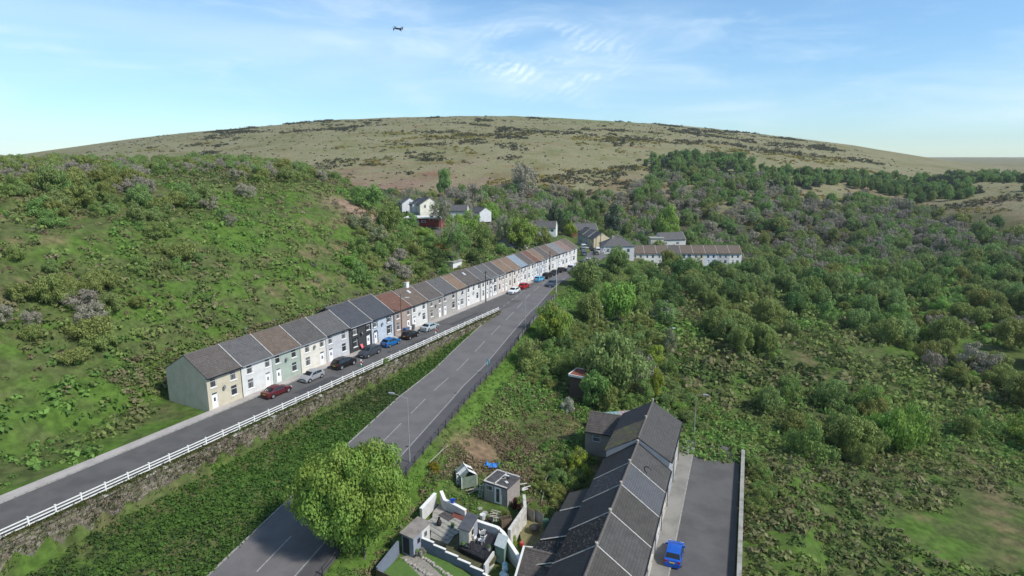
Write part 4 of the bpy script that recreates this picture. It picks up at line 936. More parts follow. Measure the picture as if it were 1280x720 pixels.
pot('plant_pot', 'bright red pot with small plant in the grass yard', at(652, 682, -3.28), [(.0, 0), (.18, 0), (.26, .32), (.28, .34), (.23, .32), (0, .3)], plain('red_plastic', (.6, .06, .06), .5, .2), 'pot', 14, lambda t: MB().lathe([(.2, .3), (.24, .42), (.14, .5), (0, .52)], 9).build('plant', plain('red_leaf', (.4, .1, .08), .8, .4), t))
pot('water_butt', 'dull green water butt behind the fence panels of the yard', at(682.5, 660, -3.3), [(0, 0), (.36, 0), (.42, .5), (.38, 1.0), (.3, 1.04), (0, 1.05)], plain('green_butt', (.08, .16, .1), .6, .3), 'water butt')
pot('chiminea', 'squat black chiminea standing on the pale paving', at(549, 657, -2.7), [(0, 0), (.2, .05), (.32, .3), (.25, .6), (.12, .75), (.12, 1.0), (.15, 1.02), (.09, 1.0)], FB, 'chiminea')
pot('planter', 'white tub planter with dark compost beside the overgrown beds', at(603.5, 649, -2.7), [(0, 0), (.3, 0), (.34, .6), (.36, .62), (.29, .6), (0, .56)], GW, 'planter')
pot('bucket', 'royal blue garden bucket standing on the white wall', at(566, 628.5, -1.5), [(0, 0), (.18, 0), (.25, .4), (.27, .42), (.22, .4), (0, .1)], plain('blue_plastic', (.03, .09, .5), .5, .2), 'bucket', 12, lambda t: MB().box(-.35, .35, -.05, .05, .42, .52).build('handle', plain('blue_plastic', (1,)*3), t))
pot('planter', 'dark round pot near the edge of the deck wall', at(613, 652, -2.7), [(0, 0), (.25, 0), (.33, .42), (.28, .4), (0, .38)], FB, 'planter')
t = thing('raised_planter', 'tall timber planter box below the peeling white wall', 'planter', at(632, 657, -2.8), R(20)); 
for b in ((-.6, .6, -.4, -.35, 0, 1.0), (-.6, .6, .35, .4, 0, 1.0), (-.6, -.55, -.349, .349, 0, 1.0), (.55, .6, -.349, .349, 0, 1.0)): MB().box(*b).build('side_board', TIMBER, t)
MB().box(-.55, .55, -.35, .35, .6, .9).build('soil', plain('soil', (.06, .045, .03), .95, .4), t)
t = thing('red_ramp', 'sloping red-brown sheet leaning on the white stepped wall', 'sheet', at(575, 642, -2.4), R(-35)); MB().box(-.8, .8, -.7, .7, -.03, .03, Matrix.Rotation(.45, 4, 'X')).build('board', plain('red_sheet', (.2, .07, .055), .7, .4), t)
t = thing('clutter_bags', 'pile of pale blue and white sacks at the bottom of the garden', 'sacks', at(634, 716, -3.5))
for i in range(5): ob('sack', cached('sack', lambda: MB().lathe([(.05, 0), (.3, .05), (.34, .3), (.2, .55), (.06, .6)], 9).mesh('sack', CLOTH)), t, (rnd.uniform(-.5, .5), rnd.uniform(-.9, .9), 0), rnd.random() * 6, rnd.choice([(.5, .65, .68), (.65, .68, .66), (.35, .55, .6)]))
t = thing('ladder', 'pale green ladder lying against the overgrown bank beside the greenhouse', 'ladder', at(600, 622, -2.7), R(100))
M = Matrix.Rotation(R(58), 4, 'Y'); 
for y in (-.2, .2): MB().box(-3.2, 0, y - .025, y + .025, -.03, .03, M).build('stile', plain('pale_green_paint', (.4, .55, .48), .6, .3), t)
for i in range(9): MB().tube(M @ Vector((-.25 - i * .34, -.2, 0)), M @ Vector((-.25 - i * .34, .2, 0)), .018, n=6).build('rung', GALV, t)
def boards(name, lab, P, n_, L, mat, seed, spread=1.0, cat='timber'):
    r_ = random.Random(seed); t = thing(name, lab, cat, P, r_.random() * 3)
    for i in range(n_): MB().box(-L / 2 * r_.uniform(.5, 1), L / 2 * r_.uniform(.5, 1), -.07, .07, 0, .04).build('board', mat, t, (r_.uniform(-.3, .3) * spread, r_.uniform(-.6, .6) * spread, .05 + .05 * i), r_.uniform(-.5, .5))
    return t
PALET = plain('pale_timber_offcut', (.42, .38, .32), .85, .35, 4)
boards('timber_planks', 'pale planks dropped in the grass in front of the greenhouse', at(592, 612, -2.75), 5, 1.9, PALET, 1)
boards('timber_planks', 'pale boards scattered between the planter and the outhouse', at(617, 645, -2.8), 6, 1.5, PALET, 2)
boards('timber_planks', 'grey boards leaning by the fence panels of the yard', at(660, 628, -2.6), 5, 2.0, TIMBER, 3)
boards('timber_planks', 'broken white boards beside the outhouse wall', at(654, 610, -2.4), 5, 1.4, GW, 4)
for lab_, u0, v0, u1, v1, r_ in (('pale fallen branch lying across the bank left of the bare earth', 537, 585, 560, 562, .07), ('thin grey branch among the brambles above the fence panels', 676, 618, 684, 600, .05), ('pale bent pole standing in the brambles by the yard fence', 677, 634, 680, 612, .045)):
    a, b = on(u0, v0) + Vector((0, 0, .3)), on(u1, v1) + Vector((0, 0, .5)); t = thing('fallen_branch', lab_, 'branch', a); d_ = b - a; m_ = d_ * .55 + Vector((.15, 0, .22))
    MB().tube((0, 0, 0), m_, r_, r_ * .8, 6).tube(m_, d_, r_ * .8, r_ * .45, 6).build('limb', PALEBARK0, t); MB().tube(m_, m_ + Vector((.4, .5, .5)), r_ * .5, r_ * .25, 5).build('twig', PALEBARK0, t)
t = thing('stepping_stones', 'crooked line of pale stepping stones through the overgrown garden', 'path', at(612, 655, -2.8))
for i, (u, v) in enumerate(((606, 641), (610, 645), (614, 648), (612, 652), (607, 655), (618, 651), (622, 647), (600, 636))): MB().lathe([(0, .0), (.34, .0), (.32, .09), (0, .1)], 7).build('stone', CONC, t, at(u, v, -2.82) - t.location, i)
for lab_, u, v, c_ in (('terracotta pot beside the stepping stones', 610, 650, (.35, .14, .08)), ('small white pot on the deck near the black railing', 611, 688, (.6, .6, .58)), ('black pot at the foot of the playhouse', 579, 684, (.03, .03, .03)), ('pale pot against the white stepped wall', 562, 634, (.45, .43, .38)), ('green pot by the paved garden edge', 566, 660, (.08, .16, .1)), ('grey pot next to the garden shed door', 521, 693, (.2, .2, .2))):
    P_ = at(u, v, -2.3 if 'deck' in lab_ or 'playhouse' in lab_ else -2.75 if v < 670 else -3.1); t = thing('flower_pot', lab_, 'pot', P_); o = MB().lathe([(0, 0), (.15, 0), (.21, .32), (.23, .34), (.18, .33), (0, .3)], 10).build('body', CLOTH, t); o.color = (*c_, 1); MB().lathe([(.16, .3), (.24, .42), (.17, .6), (0, .66)], 7).build('plant', plain('pot_plant', (.09, .16, .04), .8, .4, 6), t)
# brick shed with white barge boards, stone steps
P = on(714, 499); zr = min(np.arange(P.z + .5, P.z + 8, .05), key=lambda z: (at(711, 468, z) - P).xy.length); zr = float(zr)
A = at(711, 468, zr); d1 = (at(724, 458.5, zr) - A); d2 = (at(721.5, 480, zr) - A); d1 = d1.normalized() * 3.6; d2 = Vector((d1.y, -d1.x, 0)) * (1 if d2.dot(Vector((d1.y, -d1.x, 0))) > 0 else -1) * .9
t = thing('brick_shed', 'small dark brick shed with red roof edged in white boards under the trees', 'shed', (A.x, A.y, P.z)); H_ = zr - P.z; BRK = plain('dark_brick', (.12, .08, .065), .9, .4, 4); up_ = Vector((0, 0, 1)); i1, i2 = d1.normalized() * .15, d2.normalized() * .15
c4 = [i1 + i2, d1 - i1 + i2, d1 + d2 - i1 - i2, d2 + i1 - i2]; MB().prism([p - up_ * 1.5 for p in c4], [p + up_ * (H_ - .16) for p in c4]).build('wall', BRK, t)
c4 = [Vector(), d1, d1 + d2, d2]; MB().prism([p + up_ * (H_ - .15) for p in c4], [p + up_ * H_ for p in c4]).build('roof', plain('red_roof_sheet', (.26, .09, .06), .8, .4), t)
for a, b, nn in ((Vector(), d1, -i2), (Vector(), d2, -i1), (d2, d1 + d2, i2), (d1, d1 + d2, i1)): MB().prism([a + up_ * (H_ - .28), b + up_ * (H_ - .28), b + nn * .9 + up_ * (H_ - .28), a + nn * .9 + up_ * (H_ - .28)], [a + up_ * (H_ + .1), b + up_ * (H_ + .1), b + nn * .9 + up_ * (H_ + .1), a + nn * .9 + up_ * (H_ + .1)]).build('barge_board', WHITE, t)
a = i2 + d1 * .3; MB().prism([a - up_ * .2, a + d1 * .25 - up_ * .2, a + d1 * .25 - i2 * .2 - up_ * .2, a - i2 * .2 - up_ * .2], [a + up_ * 1.9, a + d1 * .25 + up_ * 1.9, a + d1 * .25 - i2 * .2 + up_ * 1.9, a - i2 * .2 + up_ * 1.9]).build('door', BLACK, t)
P = on(789, 484); t = thing('stone_steps', 'flight of pale stone steps climbing out of the trees', 'steps', P, R(25))
for i in range(6): MB().box(-.8, .8, i * .38, i * .38 + .5, -.3 + i * .2, i * .2).build('step', CONC, t)
ribbon('dirt_track', [on(u, v) + Vector((-.9, 0, .1)) for u, v in ((842, 548), (834, 520), (828, 500), (824, 488), (830, 474), (834, 458))], [on(u, v) + Vector((.9, 0, .1)) for u, v in ((842, 548), (834, 520), (828, 500), (824, 488), (830, 474), (834, 458))], plain('dirt', (.24, .19, .14), .95, .4, 2))['kind'] = 'structure'

# ------------------------------------------------------------------ far houses
def gable_house(name, lab, P, rz, W, D, eh, rh, wc, roof, front, group=None, **k): return house(name, lab, P, rz, W, D, eh, rh, wc, roof, front, [], group, sill=None, nc=8, downpipe=False, **k)
F2 = lambda W: [('w', W * .14, 3.1, .9, 1.3), ('w', W * .6, 3.1, .9, 1.3), ('d', W * .2, .1, .9, 2.1), ('w', W * .56, .9, 1.1, 1.35)]
ang = R(-75); xa = Vector((math.cos(ang), math.sin(ang), 0)); Pc = at(742, 313.5, -3.0)
fc = [((.62, .53, .36), 'cream gabled house at the near end of the street beyond the long row'), ((.5, .52, .55), 'pale grey house next behind the cream gabled house'), ((.44, .44, .46), 'grey house third from the cream gable, beside parked white vans')]
for i, (c, lab) in enumerate(fc):
    gable_house('street_house', lab, Pc - xa * (6.4 * (i + 1)) + Vector((0, 0, .25 * i)), ang, 6.4, 7.4, 5.0, 7.5, c, (SLATE, SLATE2, DGREY)[i], F2(6.4), 'houses on the street beyond the long row')
gable_house('brick_house', 'red brick house with broad slate roof closing the view up the far street', at(716.5, 303, -2.6) + Vector((0, 6, 0)), R(8), 12.5, 8, 4.9, 7.6, (.26, .085, .06), SLATE2, F2(12.5))
# hipped house
P = at(754, 326, -4.4); t = thing('hipped_house', 'pale house with grey hipped roof behind the green street tree', 'house', P, R(3)); W, D, eh, rh = 12.4, 9, 5.9, 8.9; mb = MB()
hf_ = [(1.2, 3.4, 1.2, 1.4), (5.2, 3.4, 1.2, 1.4), (9.4, 3.4, 1.2, 1.4), (1.2, .9, 1.3, 1.5), (9.2, .9, 1.4, 1.5)]
wall_panel(mb, 0, W, -2, eh, 0, hf_, -1); mb.quad((0, D, -2), (0, 0, -2), (0, 0, eh), (0, D, eh)); mb.quad((W, 0, -2), (W, D, -2), (W, D, eh), (W, 0, eh)); mb.quad((W, D, -2), (0, D, -2), (0, D, eh), (W, D, eh)); mb.build('wall', WALLC, t).color = (.6, .62, .64, 1)
for h in hf_: add_window(t, *h, 0, False)
o = .4; A_, B_, C_, D_ = (-o, -o, eh), (W + o, -o, eh), (W + o, D + o, eh), (-o, D + o, eh); r0, r1 = (4.6, D / 2, rh), (W - 4.2, D / 2, rh)
MB().quad(A_, B_, r1, r0).poly([B_, C_, r1]).quad(C_, D_, r0, r1).poly([D_, A_, r0]).poly([D_, C_, B_, A_]).build('roof', SLATE2, t)
MB().tube(r0, r1, .12, n=6).tube(r0, A_, .09, n=6).tube(r1, B_, .09, n=6).build('ridge_tiles', RIDGE, t); MB().box(4.0, 4.9, 3.8, 4.8, rh - .8, rh + .7).build('chimney', CONC, t)
# far white terrace facing the camera
labs = ['white terrace house next to the hipped house across the valley', 'white far terrace house with pale chimney strip, second from the hipped house', 'off-white far terrace house third from the hipped house', 'pale grey far terrace house behind the parked white cars', 'white far terrace house fifth from the hipped house', 'cream far terrace house sixth from the hipped house', 'pale blue far terrace house near the right end', 'grey far terrace house at the right end of its row', 'white last house at the very right of the far terrace']
cols_ = [(.62, .6, .57), (.76, .75, .72), (.7, .68, .65), (.62, .62, .66), (.74, .74, .76), (.68, .63, .54), (.6, .65, .72), (.5, .5, .5), (.75, .74, .72)]
for i, lab in enumerate(labs):
    gable_house('terraced_house', lab, Vector((49.5 + i * 5.0, 250.3, -7.55)), 0, 5.0, 8, 5.2, 7.9, cols_[i], BROWNT if i != 3 else DBROWN, F2(5.0), 'houses of the far white terrace', trim=QUOIN if i in (4,) else None)
def flat_box(name, lab, P, rz, W, D, H, c, cat='building', roofm=None, holes=()):
    t = thing(name, lab, cat, P, rz); mb = MB(); wall_panel(mb, 0, W, -2.5, H, 0, holes, -1); mb.quad((0, D, -2.5), (0, 0, -2.5), (0, 0, H), (0, D, H)); mb.quad((W, 0, -2.5), (W, D, -2.5), (W, D, H), (W, 0, H)); mb.quad((W, D, -2.5), (0, D, -2.5), (0, D, H), (W, D, H)); mb.build('wall', WALLC, t).color = (*c, 1)
    for h in holes: add_window(t, *h, 0, False)
    MB().box(-.3, W + .3, -.3, D + .3, H + .003, H + .28).build('roof', roofm or FELT, t); return t
flat_box('flat_roofed_house', 'small cream flat-roofed building above the far terrace roofs', at(815, 309, -4.6) + Vector((0, 3, 0)), 0, 6.0, 5, 3.6, (.62, .6, .5), holes=((3.9, 1.6, 1.1, 1.1),), roofm=CONC)
gable_house('bungalow', 'grey-roofed bungalow with pale verge at the right behind the far terrace', at(829, 311, -5.2) + Vector((0, 6, 0)), R(12), 13, 8, 3.4, 6.2, (.6, .6, .58), SLATE2, [('w', 2, .9, 1.4, 1.2), ('w', 8, .9, 1.4, 1.2)])
# white houses and the red garage on the hillside shelf
ang = R(-72); xa = Vector((math.cos(ang), math.sin(ang), 0)); ya = Vector((-math.sin(ang), math.cos(ang), 0)); Pw = at(525.5, 273, 17.25)
gable_house('hillside_house', 'cream-white gabled house on the hillside behind the red garage', Pw - xa * 7.5, ang, 7.5, 6.2, 4.4, 6.4, (.78, .75, .64), SLATE, F2(7.5), 'white houses on the hillside shelf', ends=(('w', 'r', 1.2, 3.3, .8, 1.1),))
gable_house('hillside_house', 'white house with slate roof in the middle of the hillside group', Pw - xa * 14.5 - ya * 1.2, ang, 7.0, 6.6, 3.7, 5.6, (.78, .78, .77), SLATE, F2(7.0), 'white houses on the hillside shelf')
Pw2 = at(503, 267, 17.25); gable_house('hillside_house', 'white gabled house leftmost on the hillside behind the green bush', Pw2 - xa * 8 + ya * .0, ang, 8, 5.4, 3.4, 5.3, (.75, .76, .78), SLATE2, F2(8), 'white houses on the hillside shelf')
flat_box('annex', 'low white annex between the hillside houses and the red garage', at(514, 276, 16.2), R(5), 4.6, 3.5, 2.2, (.74, .74, .7), 'annex', roofm=CONC)
P = at(524, 285, 15.0); t = thing('red_garage', 'red brick garage building with flat white-edged roof on the hillside', 'garage', P, R(-6)); RB = plain('red_brick', (.24, .05, .04), .85, .35, 3)
MB().box(0, 6.8, 0, 5.5, -2, 3.0).build('wall', RB, t); MB().box(-4.4, -.01, .6, 5.4, -2, 2.95).build('wall', CONC, t)
MB().box(-4.8, 7.1, -.4, 5.9, 3.01, 3.3).build('roof', plain('white_roof_edge', (.66, .66, .64), .7, .2), t)
for i, c in enumerate(((.55, .58, .6), (.7, .71, .7))): o = MB().box(-4.0 + i * 2.05, -2.1 + i * 2.05, .53, .597, 0, 2.3).build('garage_door', CLOTH, t); o.color = (*c, 1)
add_window(t, .8, 1.7, 1.3, .7, -.12, False); MB().box(-.02, 6.82, -.09, -.004, .0, .28).build('plinth', CONC, t)
gable_house('bungalow', 'white-gabled grey-roofed bungalow behind the hillside trees', at(589, 272, 9.6) + Vector((0, 0, 0)) - Vector((0, 0, 0)), R(-62), 9, 5.6, 3.0, 4.9, (.68, .69, .7), SLATE2, F2(9)[:0])
gable_house('bungalow', 'long grey slate roof left of the white gabled bungalow', at(563, 271, 10.4), R(-4), 7.5, 6, 2.8, 5.0, (.6, .6, .58), SLATE2, [])
gable_house('bungalow', 'pale bungalow with grey roof and small windows above the far end of the row', at(669, 292, 5.2), R(-10), 8.6, 6, 2.7, 5.0, (.72, .72, .7), SLATE2, [('w', 1.0, .9, 1.2, 1.0), ('w', 4.0, .9, 1.2, 1.0), ('w', 6.4, .9, 1.2, 1.0)])
gable_house('backland_house', 'dark-roofed house tucked behind the far end of the row', SN(88, -21, 4.0), UROT - R(20), 8, 7, 4.2, 6.8, (.4, .38, .36), DGREY, F2(8), 'dark-roofed houses behind the row')
gable_house('backland_house', 'second dark-roofed house higher up behind the far end of the row', SN(97, -25, 4.2), UROT - R(20), 8, 7, 4.2, 6.8, (.42, .3, .26), DBROWN, F2(8), 'dark-roofed houses behind the row')
flat_box('rear_annex', 'small white flat-roofed building with black tank standing behind the row', SN(47, -17, 5.2), UROT, 4.4, 4, 3.6, (.76, .76, .75), 'building', roofm=CONC, holes=((2.6, 1.5, .8, 1.0),))
pot('water_tank', 'black water tank on the flat roof of the small white building', SN(48.5, -18.6, 9.1), [(0, 0), (.75, 0), (.8, 1.2), (.6, 1.35), (0, 1.4)], BLACK, 'tank')
t = thing('timber_fence', 'orange-brown board fence on the slope behind the white flat-roofed building', 'fence', SN(50, -25, 0) + Vector((0, 0, tz(*SN(50, -25)[:2]))), UROT)
bm_ = MB().box(0, .38, -.02, .02, -.6, 1.5).mesh('board', plain('orange_timber', (.42, .22, .07), .8, .3, 3))
for i in range(18): ob('board', bm_, t, (i * .42, 0, -.10 * i + .4))

# ------------------------------------------------------------------ vehicles
def car_profile(kind):
    # (x, z top, half width factor, cabin?) from the tail (-) to the nose (+);  L, W
    if kind == 'hatch': return 3.95, 1.74, [(-1.96, .62, .86, 0), (-1.9, .92, .93, 0), (-1.72, 1.02, .97, 0), (-1.28, 1.42, 1, 1), (-.3, 1.5, 1, 1), (.35, 1.43, 1, 1), (1.12, 1.0, .98, 0), (1.7, .84, .95, 0), (1.93, .66, .86, 0), (1.97, .5, .8, 0)]
    if kind == 'suv': return 4.45, 1.86, [(-2.2, .7, .88, 0), (-2.15, 1.0, .94, 0), (-1.98, 1.1, .97, 0), (-1.6, 1.58, 1, 1), (-.4, 1.66, 1, 1), (.45, 1.58, 1, 1), (1.2, 1.14, .98, 0), (1.95, .98, .95, 0), (2.18, .8, .88, 0), (2.22, .55, .84, 0)]
    if kind == 'saloon': return 4.5, 1.78, [(-2.24, .6, .84, 0), (-2.16, .95, .92, 0), (-1.65, 1.0, .97, 0), (-.95, 1.38, 1, 1), (-.2, 1.45, 1, 1), (.35, 1.39, 1, 1), (1.2, .97, .98, 0), (1.95, .8, .94, 0), (2.2, .62, .85, 0), (2.24, .48, .8, 0)]
    return 5.0, 1.95, [(-2.48, .7, .93, 0), (-2.46, 1.25, .97, 0), (-2.42, 1.3, .98, 0), (-2.34, 2.1, 1, 1), (0, 2.2, 1, 1), (1.15, 2.1, 1, 1), (1.8, 1.3, .98, 0), (2.25, 1.1, .95, 0), (2.46, .8, .9, 0), (2.5, .55, .85, 0)]
def car_meshes(kind):
    L, W, st = car_profile(kind); hw = W / 2; belt = {'hatch': .95, 'suv': 1.08, 'saloon': .92, 'van': 1.28}[kind]; inset = .8 if kind != 'van' else .92
    V, F = [], []
    def ring(x, zt, k, cab):
        w_ = hw * k; b = min(belt, zt); tw = w_ * (inset if cab else .93)
        return [(x, -w_ * .9, .2), (x, -w_, .42), (x, -w_ * .985, b * .985), (x, -tw, zt), (x, -tw * .5, zt + .025), (x, tw * .5, zt + .025), (x, tw, zt), (x, w_ * .985, b * .985), (x, w_, .42), (x, w_ * .9, .2)]
    for s_ in st: V += ring(*s_)
    n_ = 10
    for i in range(len(st) - 1):
        for k in range(n_): F.append((i*n_ + k, (i+1)*n_ + k, (i+1)*n_ + (k+1) % n_, i*n_ + (k+1) % n_))
    F.append(tuple(range(n_))[::-1]); F.append(tuple((len(st)-1)*n_ + k for k in range(n_)))
    body = bpy.data.meshes.new('body'); body.from_pydata(V, [], [f[::-1] for f in F]); body.update(); body.materials.append(PAINT)
    bm = bmesh.new(); bm.from_mesh(body); bmesh.ops.recalc_face_normals(bm, faces=bm.faces); bm.to_mesh(body); bm.free()
    out = {'body': body}; cab = [s_ for s_ in st if s_[3]]
    pre = st[[i for i, s_ in enumerate(st) if s_[3]][0] - 1]; post = st[[i for i, s_ in enumerate(st) if s_[3]][-1] + 1]
    def P(s_, f, y, o_=.0):   # point between belt and roof edge of a station
        zt = s_[1]; b = min(belt, zt); w_ = hw * s_[2]; tw = w_ * (inset if s_[3] else .93)
        return Vector((s_[0], y * ((w_ * .985) + (tw - w_ * .985) * f + o_), b * .985 + (zt - b * .985) * f))
    for sg in (-1, 1):
        mb = MB(); a, m_, c = cab
        lo = [P(pre, .9, sg, .014).lerp(P(a, .14, sg, .014), .75), P(m_, .1, sg, .014), P(c, .1, sg, .014), P(post, .8, sg, .014).lerp(P(c, .1, sg, .014), .35)]
        hi = [P(a, .84, sg, .012), P(m_, .86, sg, .012), P(c, .84, sg, .012)]
        pts = [(lo[0], lo[1], hi[1], hi[0]), (lo[1] + Vector((.05, 0, 0)), lo[2], hi[2], hi[1] + Vector((.05, 0, 0)))] if kind != 'van' else [(lo[1].lerp(lo[2], .3), lo[2], hi[2], hi[1].lerp(hi[2], .3))]
        for q in pts: mb.quad(*(q if sg < 0 else q[::-1]))
        if kind != 'van': mb.poly([lo[2], lo[3], hi[2]] if sg < 0 else [hi[2], lo[3], lo[2]])
        out['side%d' % sg] = mb.mesh('side_window', CARGLASS)
    def screen(cs, ps, sgn):
        w0, w1 = hw * cs[2] * inset * .9, hw * ps[2] * .86; up = Vector((sgn * .02, 0, .03))
        a, b = Vector((cs[0], 0, cs[1])), Vector((ps[0], 0, ps[1])); a, b = a.lerp(b, .08), b.lerp(a, .06)
        q = [a + Vector((0, -w0, 0)) + up, a + Vector((0, w0, 0)) + up, b + Vector((0, w1, 0)) + up, b + Vector((0, -w1, 0)) + up]
        return MB().quad(*(q if sgn > 0 else q[::-1]))
    out['front'] = screen(cab[-1], post, 1).mesh('windscreen', CARGLASS); out['rear'] = screen(cab[0], pre, -1).mesh('rear_window', CARGLASS)
    wr = {'hatch': .31, 'suv': .36, 'saloon': .32, 'van': .35}[kind]
    def wheel(r):
        mb = MB(); i = 0
        prof = [(r * .62, -.1), (r * .96, -.1), (r, -.07), (r, .07), (r * .96, .1), (r * .62, .1)]; n_ = 16
        for j, (rr, y) in enumerate(prof):
            for k in range(n_): mb.v.append((rr * math.cos(6.2832*k/n_), y, rr * math.sin(6.2832*k/n_)))
        for j in range(len(prof)-1):
            for k in range(n_): mb.f.append((j*n_+k, j*n_+(k+1) % n_, (j+1)*n_+(k+1) % n_, (j+1)*n_+k))
        return mb.mesh('wheel', RUBBER)
    out['wheel'] = wheel(wr); mb = MB()
    for k in range(5):
        a = 6.2832 * k / 5; mb.prism([(wr*.12*math.cos(a+1.57), -.085, wr*.12*math.sin(a+1.57)), (wr*.63*math.cos(a+.16), -.085, wr*.63*math.sin(a+.16)), (wr*.63*math.cos(a-.16), -.085, wr*.63*math.sin(a-.16))], [(wr*.12*math.cos(a+1.57), .085, wr*.12*math.sin(a+1.57)), (wr*.63*math.cos(a+.16), .085, wr*.63*math.sin(a+.16)), (wr*.63*math.cos(a-.16), .085, wr*.63*math.sin(a-.16))])
    mb.tube((0, -.07, 0), (0, .07, 0), wr * .6, n=14); out['rim'] = mb.mesh('rim', RIM)
    out['arch'] = MB().tube((0, -.01, 0), (0, .01, 0), wr + .06, n=18).mesh('wheel_arch', BLACK)
    out['head'] = MB().box(-.12, .03, -.19, .19, -.07, .07).mesh('headlight', LAMPGLASS); out['tail'] = MB().box(-.03, .12, -.14, .14, -.12, .12).mesh('tail_light', REDGLASS)
    out['plate'] = MB().box(-.01, .012, -.26, .26, -.055, .055).mesh('number_plate', PLATE); out['platey'] = MB().box(-.012, .01, -.26, .26, -.055, .055).mesh('number_plate', PLATEY)
    out['mirror'] = MB().box(-.06, .06, -.1, .1, -.06, .07).mesh('wing_mirror', PAINT); out['grille'] = MB().box(-.01, .02, -.45, .45, -.07, .07).mesh('grille', BLACK); out['bump'] = MB().box(-.02, .02, -hw * .84, hw * .84, -.06, .06).mesh('bumper_trim', BLACK)
    return out, L, W, wr, belt
CARS_G = 'cars parked along the streets'
def car(kind, lab, P, rz, c, group=CARS_G, cat='car', name='parked_car'):
    ms, L, W, wr, belt = cached(('car', kind), lambda: car_meshes(kind)); t = thing(name, lab, cat, P, rz, group)
    ob('body', ms['body'], t, color=c); ob('windscreen', ms['front'], t); ob('rear_window', ms['rear'], t); ob('side_window', ms['side-1'], t); ob('side_window', ms['side1'], t)
    for x in (-L * .305, L * .32):
        for y in (-1, 1):
            w_ = ob('wheel', ms['wheel'], t, (x, y * (W / 2 - .075), wr)); ob('rim', ms['rim'], w_, (0, y * .022, 0)); ob('wheel_arch', ms['arch'], t, (x, y * (W / 2 - .014), wr + .02))
    for y in (-1, 1):
        ob('headlight', ms['head'], t, (L / 2 - .09, y * W * .33, belt * .7)); ob('tail_light', ms['tail'], t, (-L / 2 + .06, y * W * .37, belt * .85)); ob('wing_mirror', ms['mirror'], t, (L * .2, y * (W / 2 + .06), belt + .04), 0, c)
    ob('number_plate', ms['plate'], t, (L / 2 - .005, 0, .42)); ob('number_plate', ms['platey'], t, (-L / 2 + .01, 0, .72)); ob('grille', ms['grille'], t, (L / 2 - .02, 0, .58)); ob('bumper_trim', ms['bump'], t, (L / 2 - .14, 0, .3)); ob('bumper_trim', ms['bump'], t, (-L / 2 + .12, 0, .34))
    return t
def parked(kind, lab, s, n_, c, flip=False, dz=0, cat='car', name='parked_car'): return car(kind, lab, SN(s, n_, SZ + .004 + dz), UROT + (math.pi if flip else 0) + R(rnd.uniform(-2, 2)), c, cat=cat, name=name)
BLK, DGR, SIL, WHT = (.012, .012, .014), (.045, .05, .056), (.42, .45, .47), (.72, .73, .74)
parked('suv', 'black car at the left edge in front of the charcoal house', -17.6, 3.4, BLK)
parked('suv', 'dark grey SUV parked outside the charcoal house, in front of the pink chair', -11.0, 3.3, (.05, .056, .068), True)
parked('hatch', 'bright blue hatchback parked outside the pale blue house', -4.7, 2.9, (.008, .12, .34), False)
parked('hatch', 'black hatchback parked outside the pinkish beige house', .9, 3.2, (.012, .01, .011), False)
parked('saloon', 'silver saloon parked outside the white chimneyed house', 7.2, 3.3, (.36, .42, .44), False)
parked('hatch', 'white hatchback parked alone half way along the row', 44.6, 2.9, WHT, True)
parked('hatch', 'red hatchback parked behind the white hatchback', 50.9, 2.6, (.38, .008, .015), False)
parked('hatch', 'light blue hatchback parked far along the row', 61.0, 2.3, (.1, .38, .62), False)
parked('suv', 'black car next to the light blue hatchback', 66.2, 2.4, BLK, False)
parked('hatch', 'black hatchback next but one to the light blue hatchback', 71.0, 2.4, (.014, .014, .018), True)
parked('hatch', 'dark car parked against the house fronts behind the tall lamp post', 76.3, 2.4, (.02, .02, .022), False)
parked('van', 'white van among the dark cars near the far end of the row', 79.5, 4.8, WHT, False, cat='van', name='parked_van')
parked('hatch', 'black car standing out in the road beside the white van', 76.4, 6.4, BLK, True)
parked('saloon', 'grey car parked just past the white van', 84.4, 3.2, (.16, .17, .17), False)
parked('hatch', 'black hatchback at the far end of the row beside a white car', 90.8, 3.2, BLK, False)
parked('saloon', 'white car parked at the end gable of the long row', 95.8, 3.6, WHT, False)
for s_, k_, c, lab, fl in ((-24.5, 'hatch', (.3, .3, .31), 'mid grey hatchback in the near part of the side street', True), (-31.5, 'saloon', (.1, .015, .02), 'maroon saloon in the near part of the side street', False)): parked(k_, lab, s_, 3.2, c, fl)
p = at(690, 357.5, 3.05); p2 = rpt(RE, p.y + 3) - rpt(RE, p.y); car('suv', 'dark blue-grey car driving on the main road towards the camera', p, math.atan2(p2.y, p2.x) + math.pi, (.05, .07, .1), None, name='moving_car')
def up_street(kind, lab, u, v, z, hd, c, **k):
    P = at(u, v, z); P = Vector((P.x, P.y, max(float(zroad(P.y)) + .06, tz(P.x, P.y)))); return car(kind, lab, P, R(hd), c, **k)
up_street('van', 'white van parked before the grey houses of the far street', 729, 309.5, -2.2, 100, WHT, cat='van', name='parked_van')
up_street('saloon', 'white car next to the white van on the far street', 733.5, 311.5, -2, 100, WHT)
up_street('hatch', 'blue-grey car on the left side of the far street', 728, 317.5, -.5, 95, (.12, .18, .24))
up_street('suv', 'dark teal car below the blue-grey car on the far street', 729.5, 322.5, .3, 93, (.05, .1, .13))
up_street('hatch', 'dark car by the corner of the cream gabled house', 739.5, 312.5, -2, 100, BLK)
up_street('van', 'white van with red rear panel on the right of the far street', 746.5, 320.0, -1.6, 93, (.72, .66, .66), cat='van', name='parked_van')
up_street('hatch', 'dark green car behind a telegraph pole at the far street corner', 744.5, 325.5, -1, 93, (.03, .07, .06))
up_street('saloon', 'silver grey car beside the two dark telegraph poles', 753, 323, -3, 60, SIL)
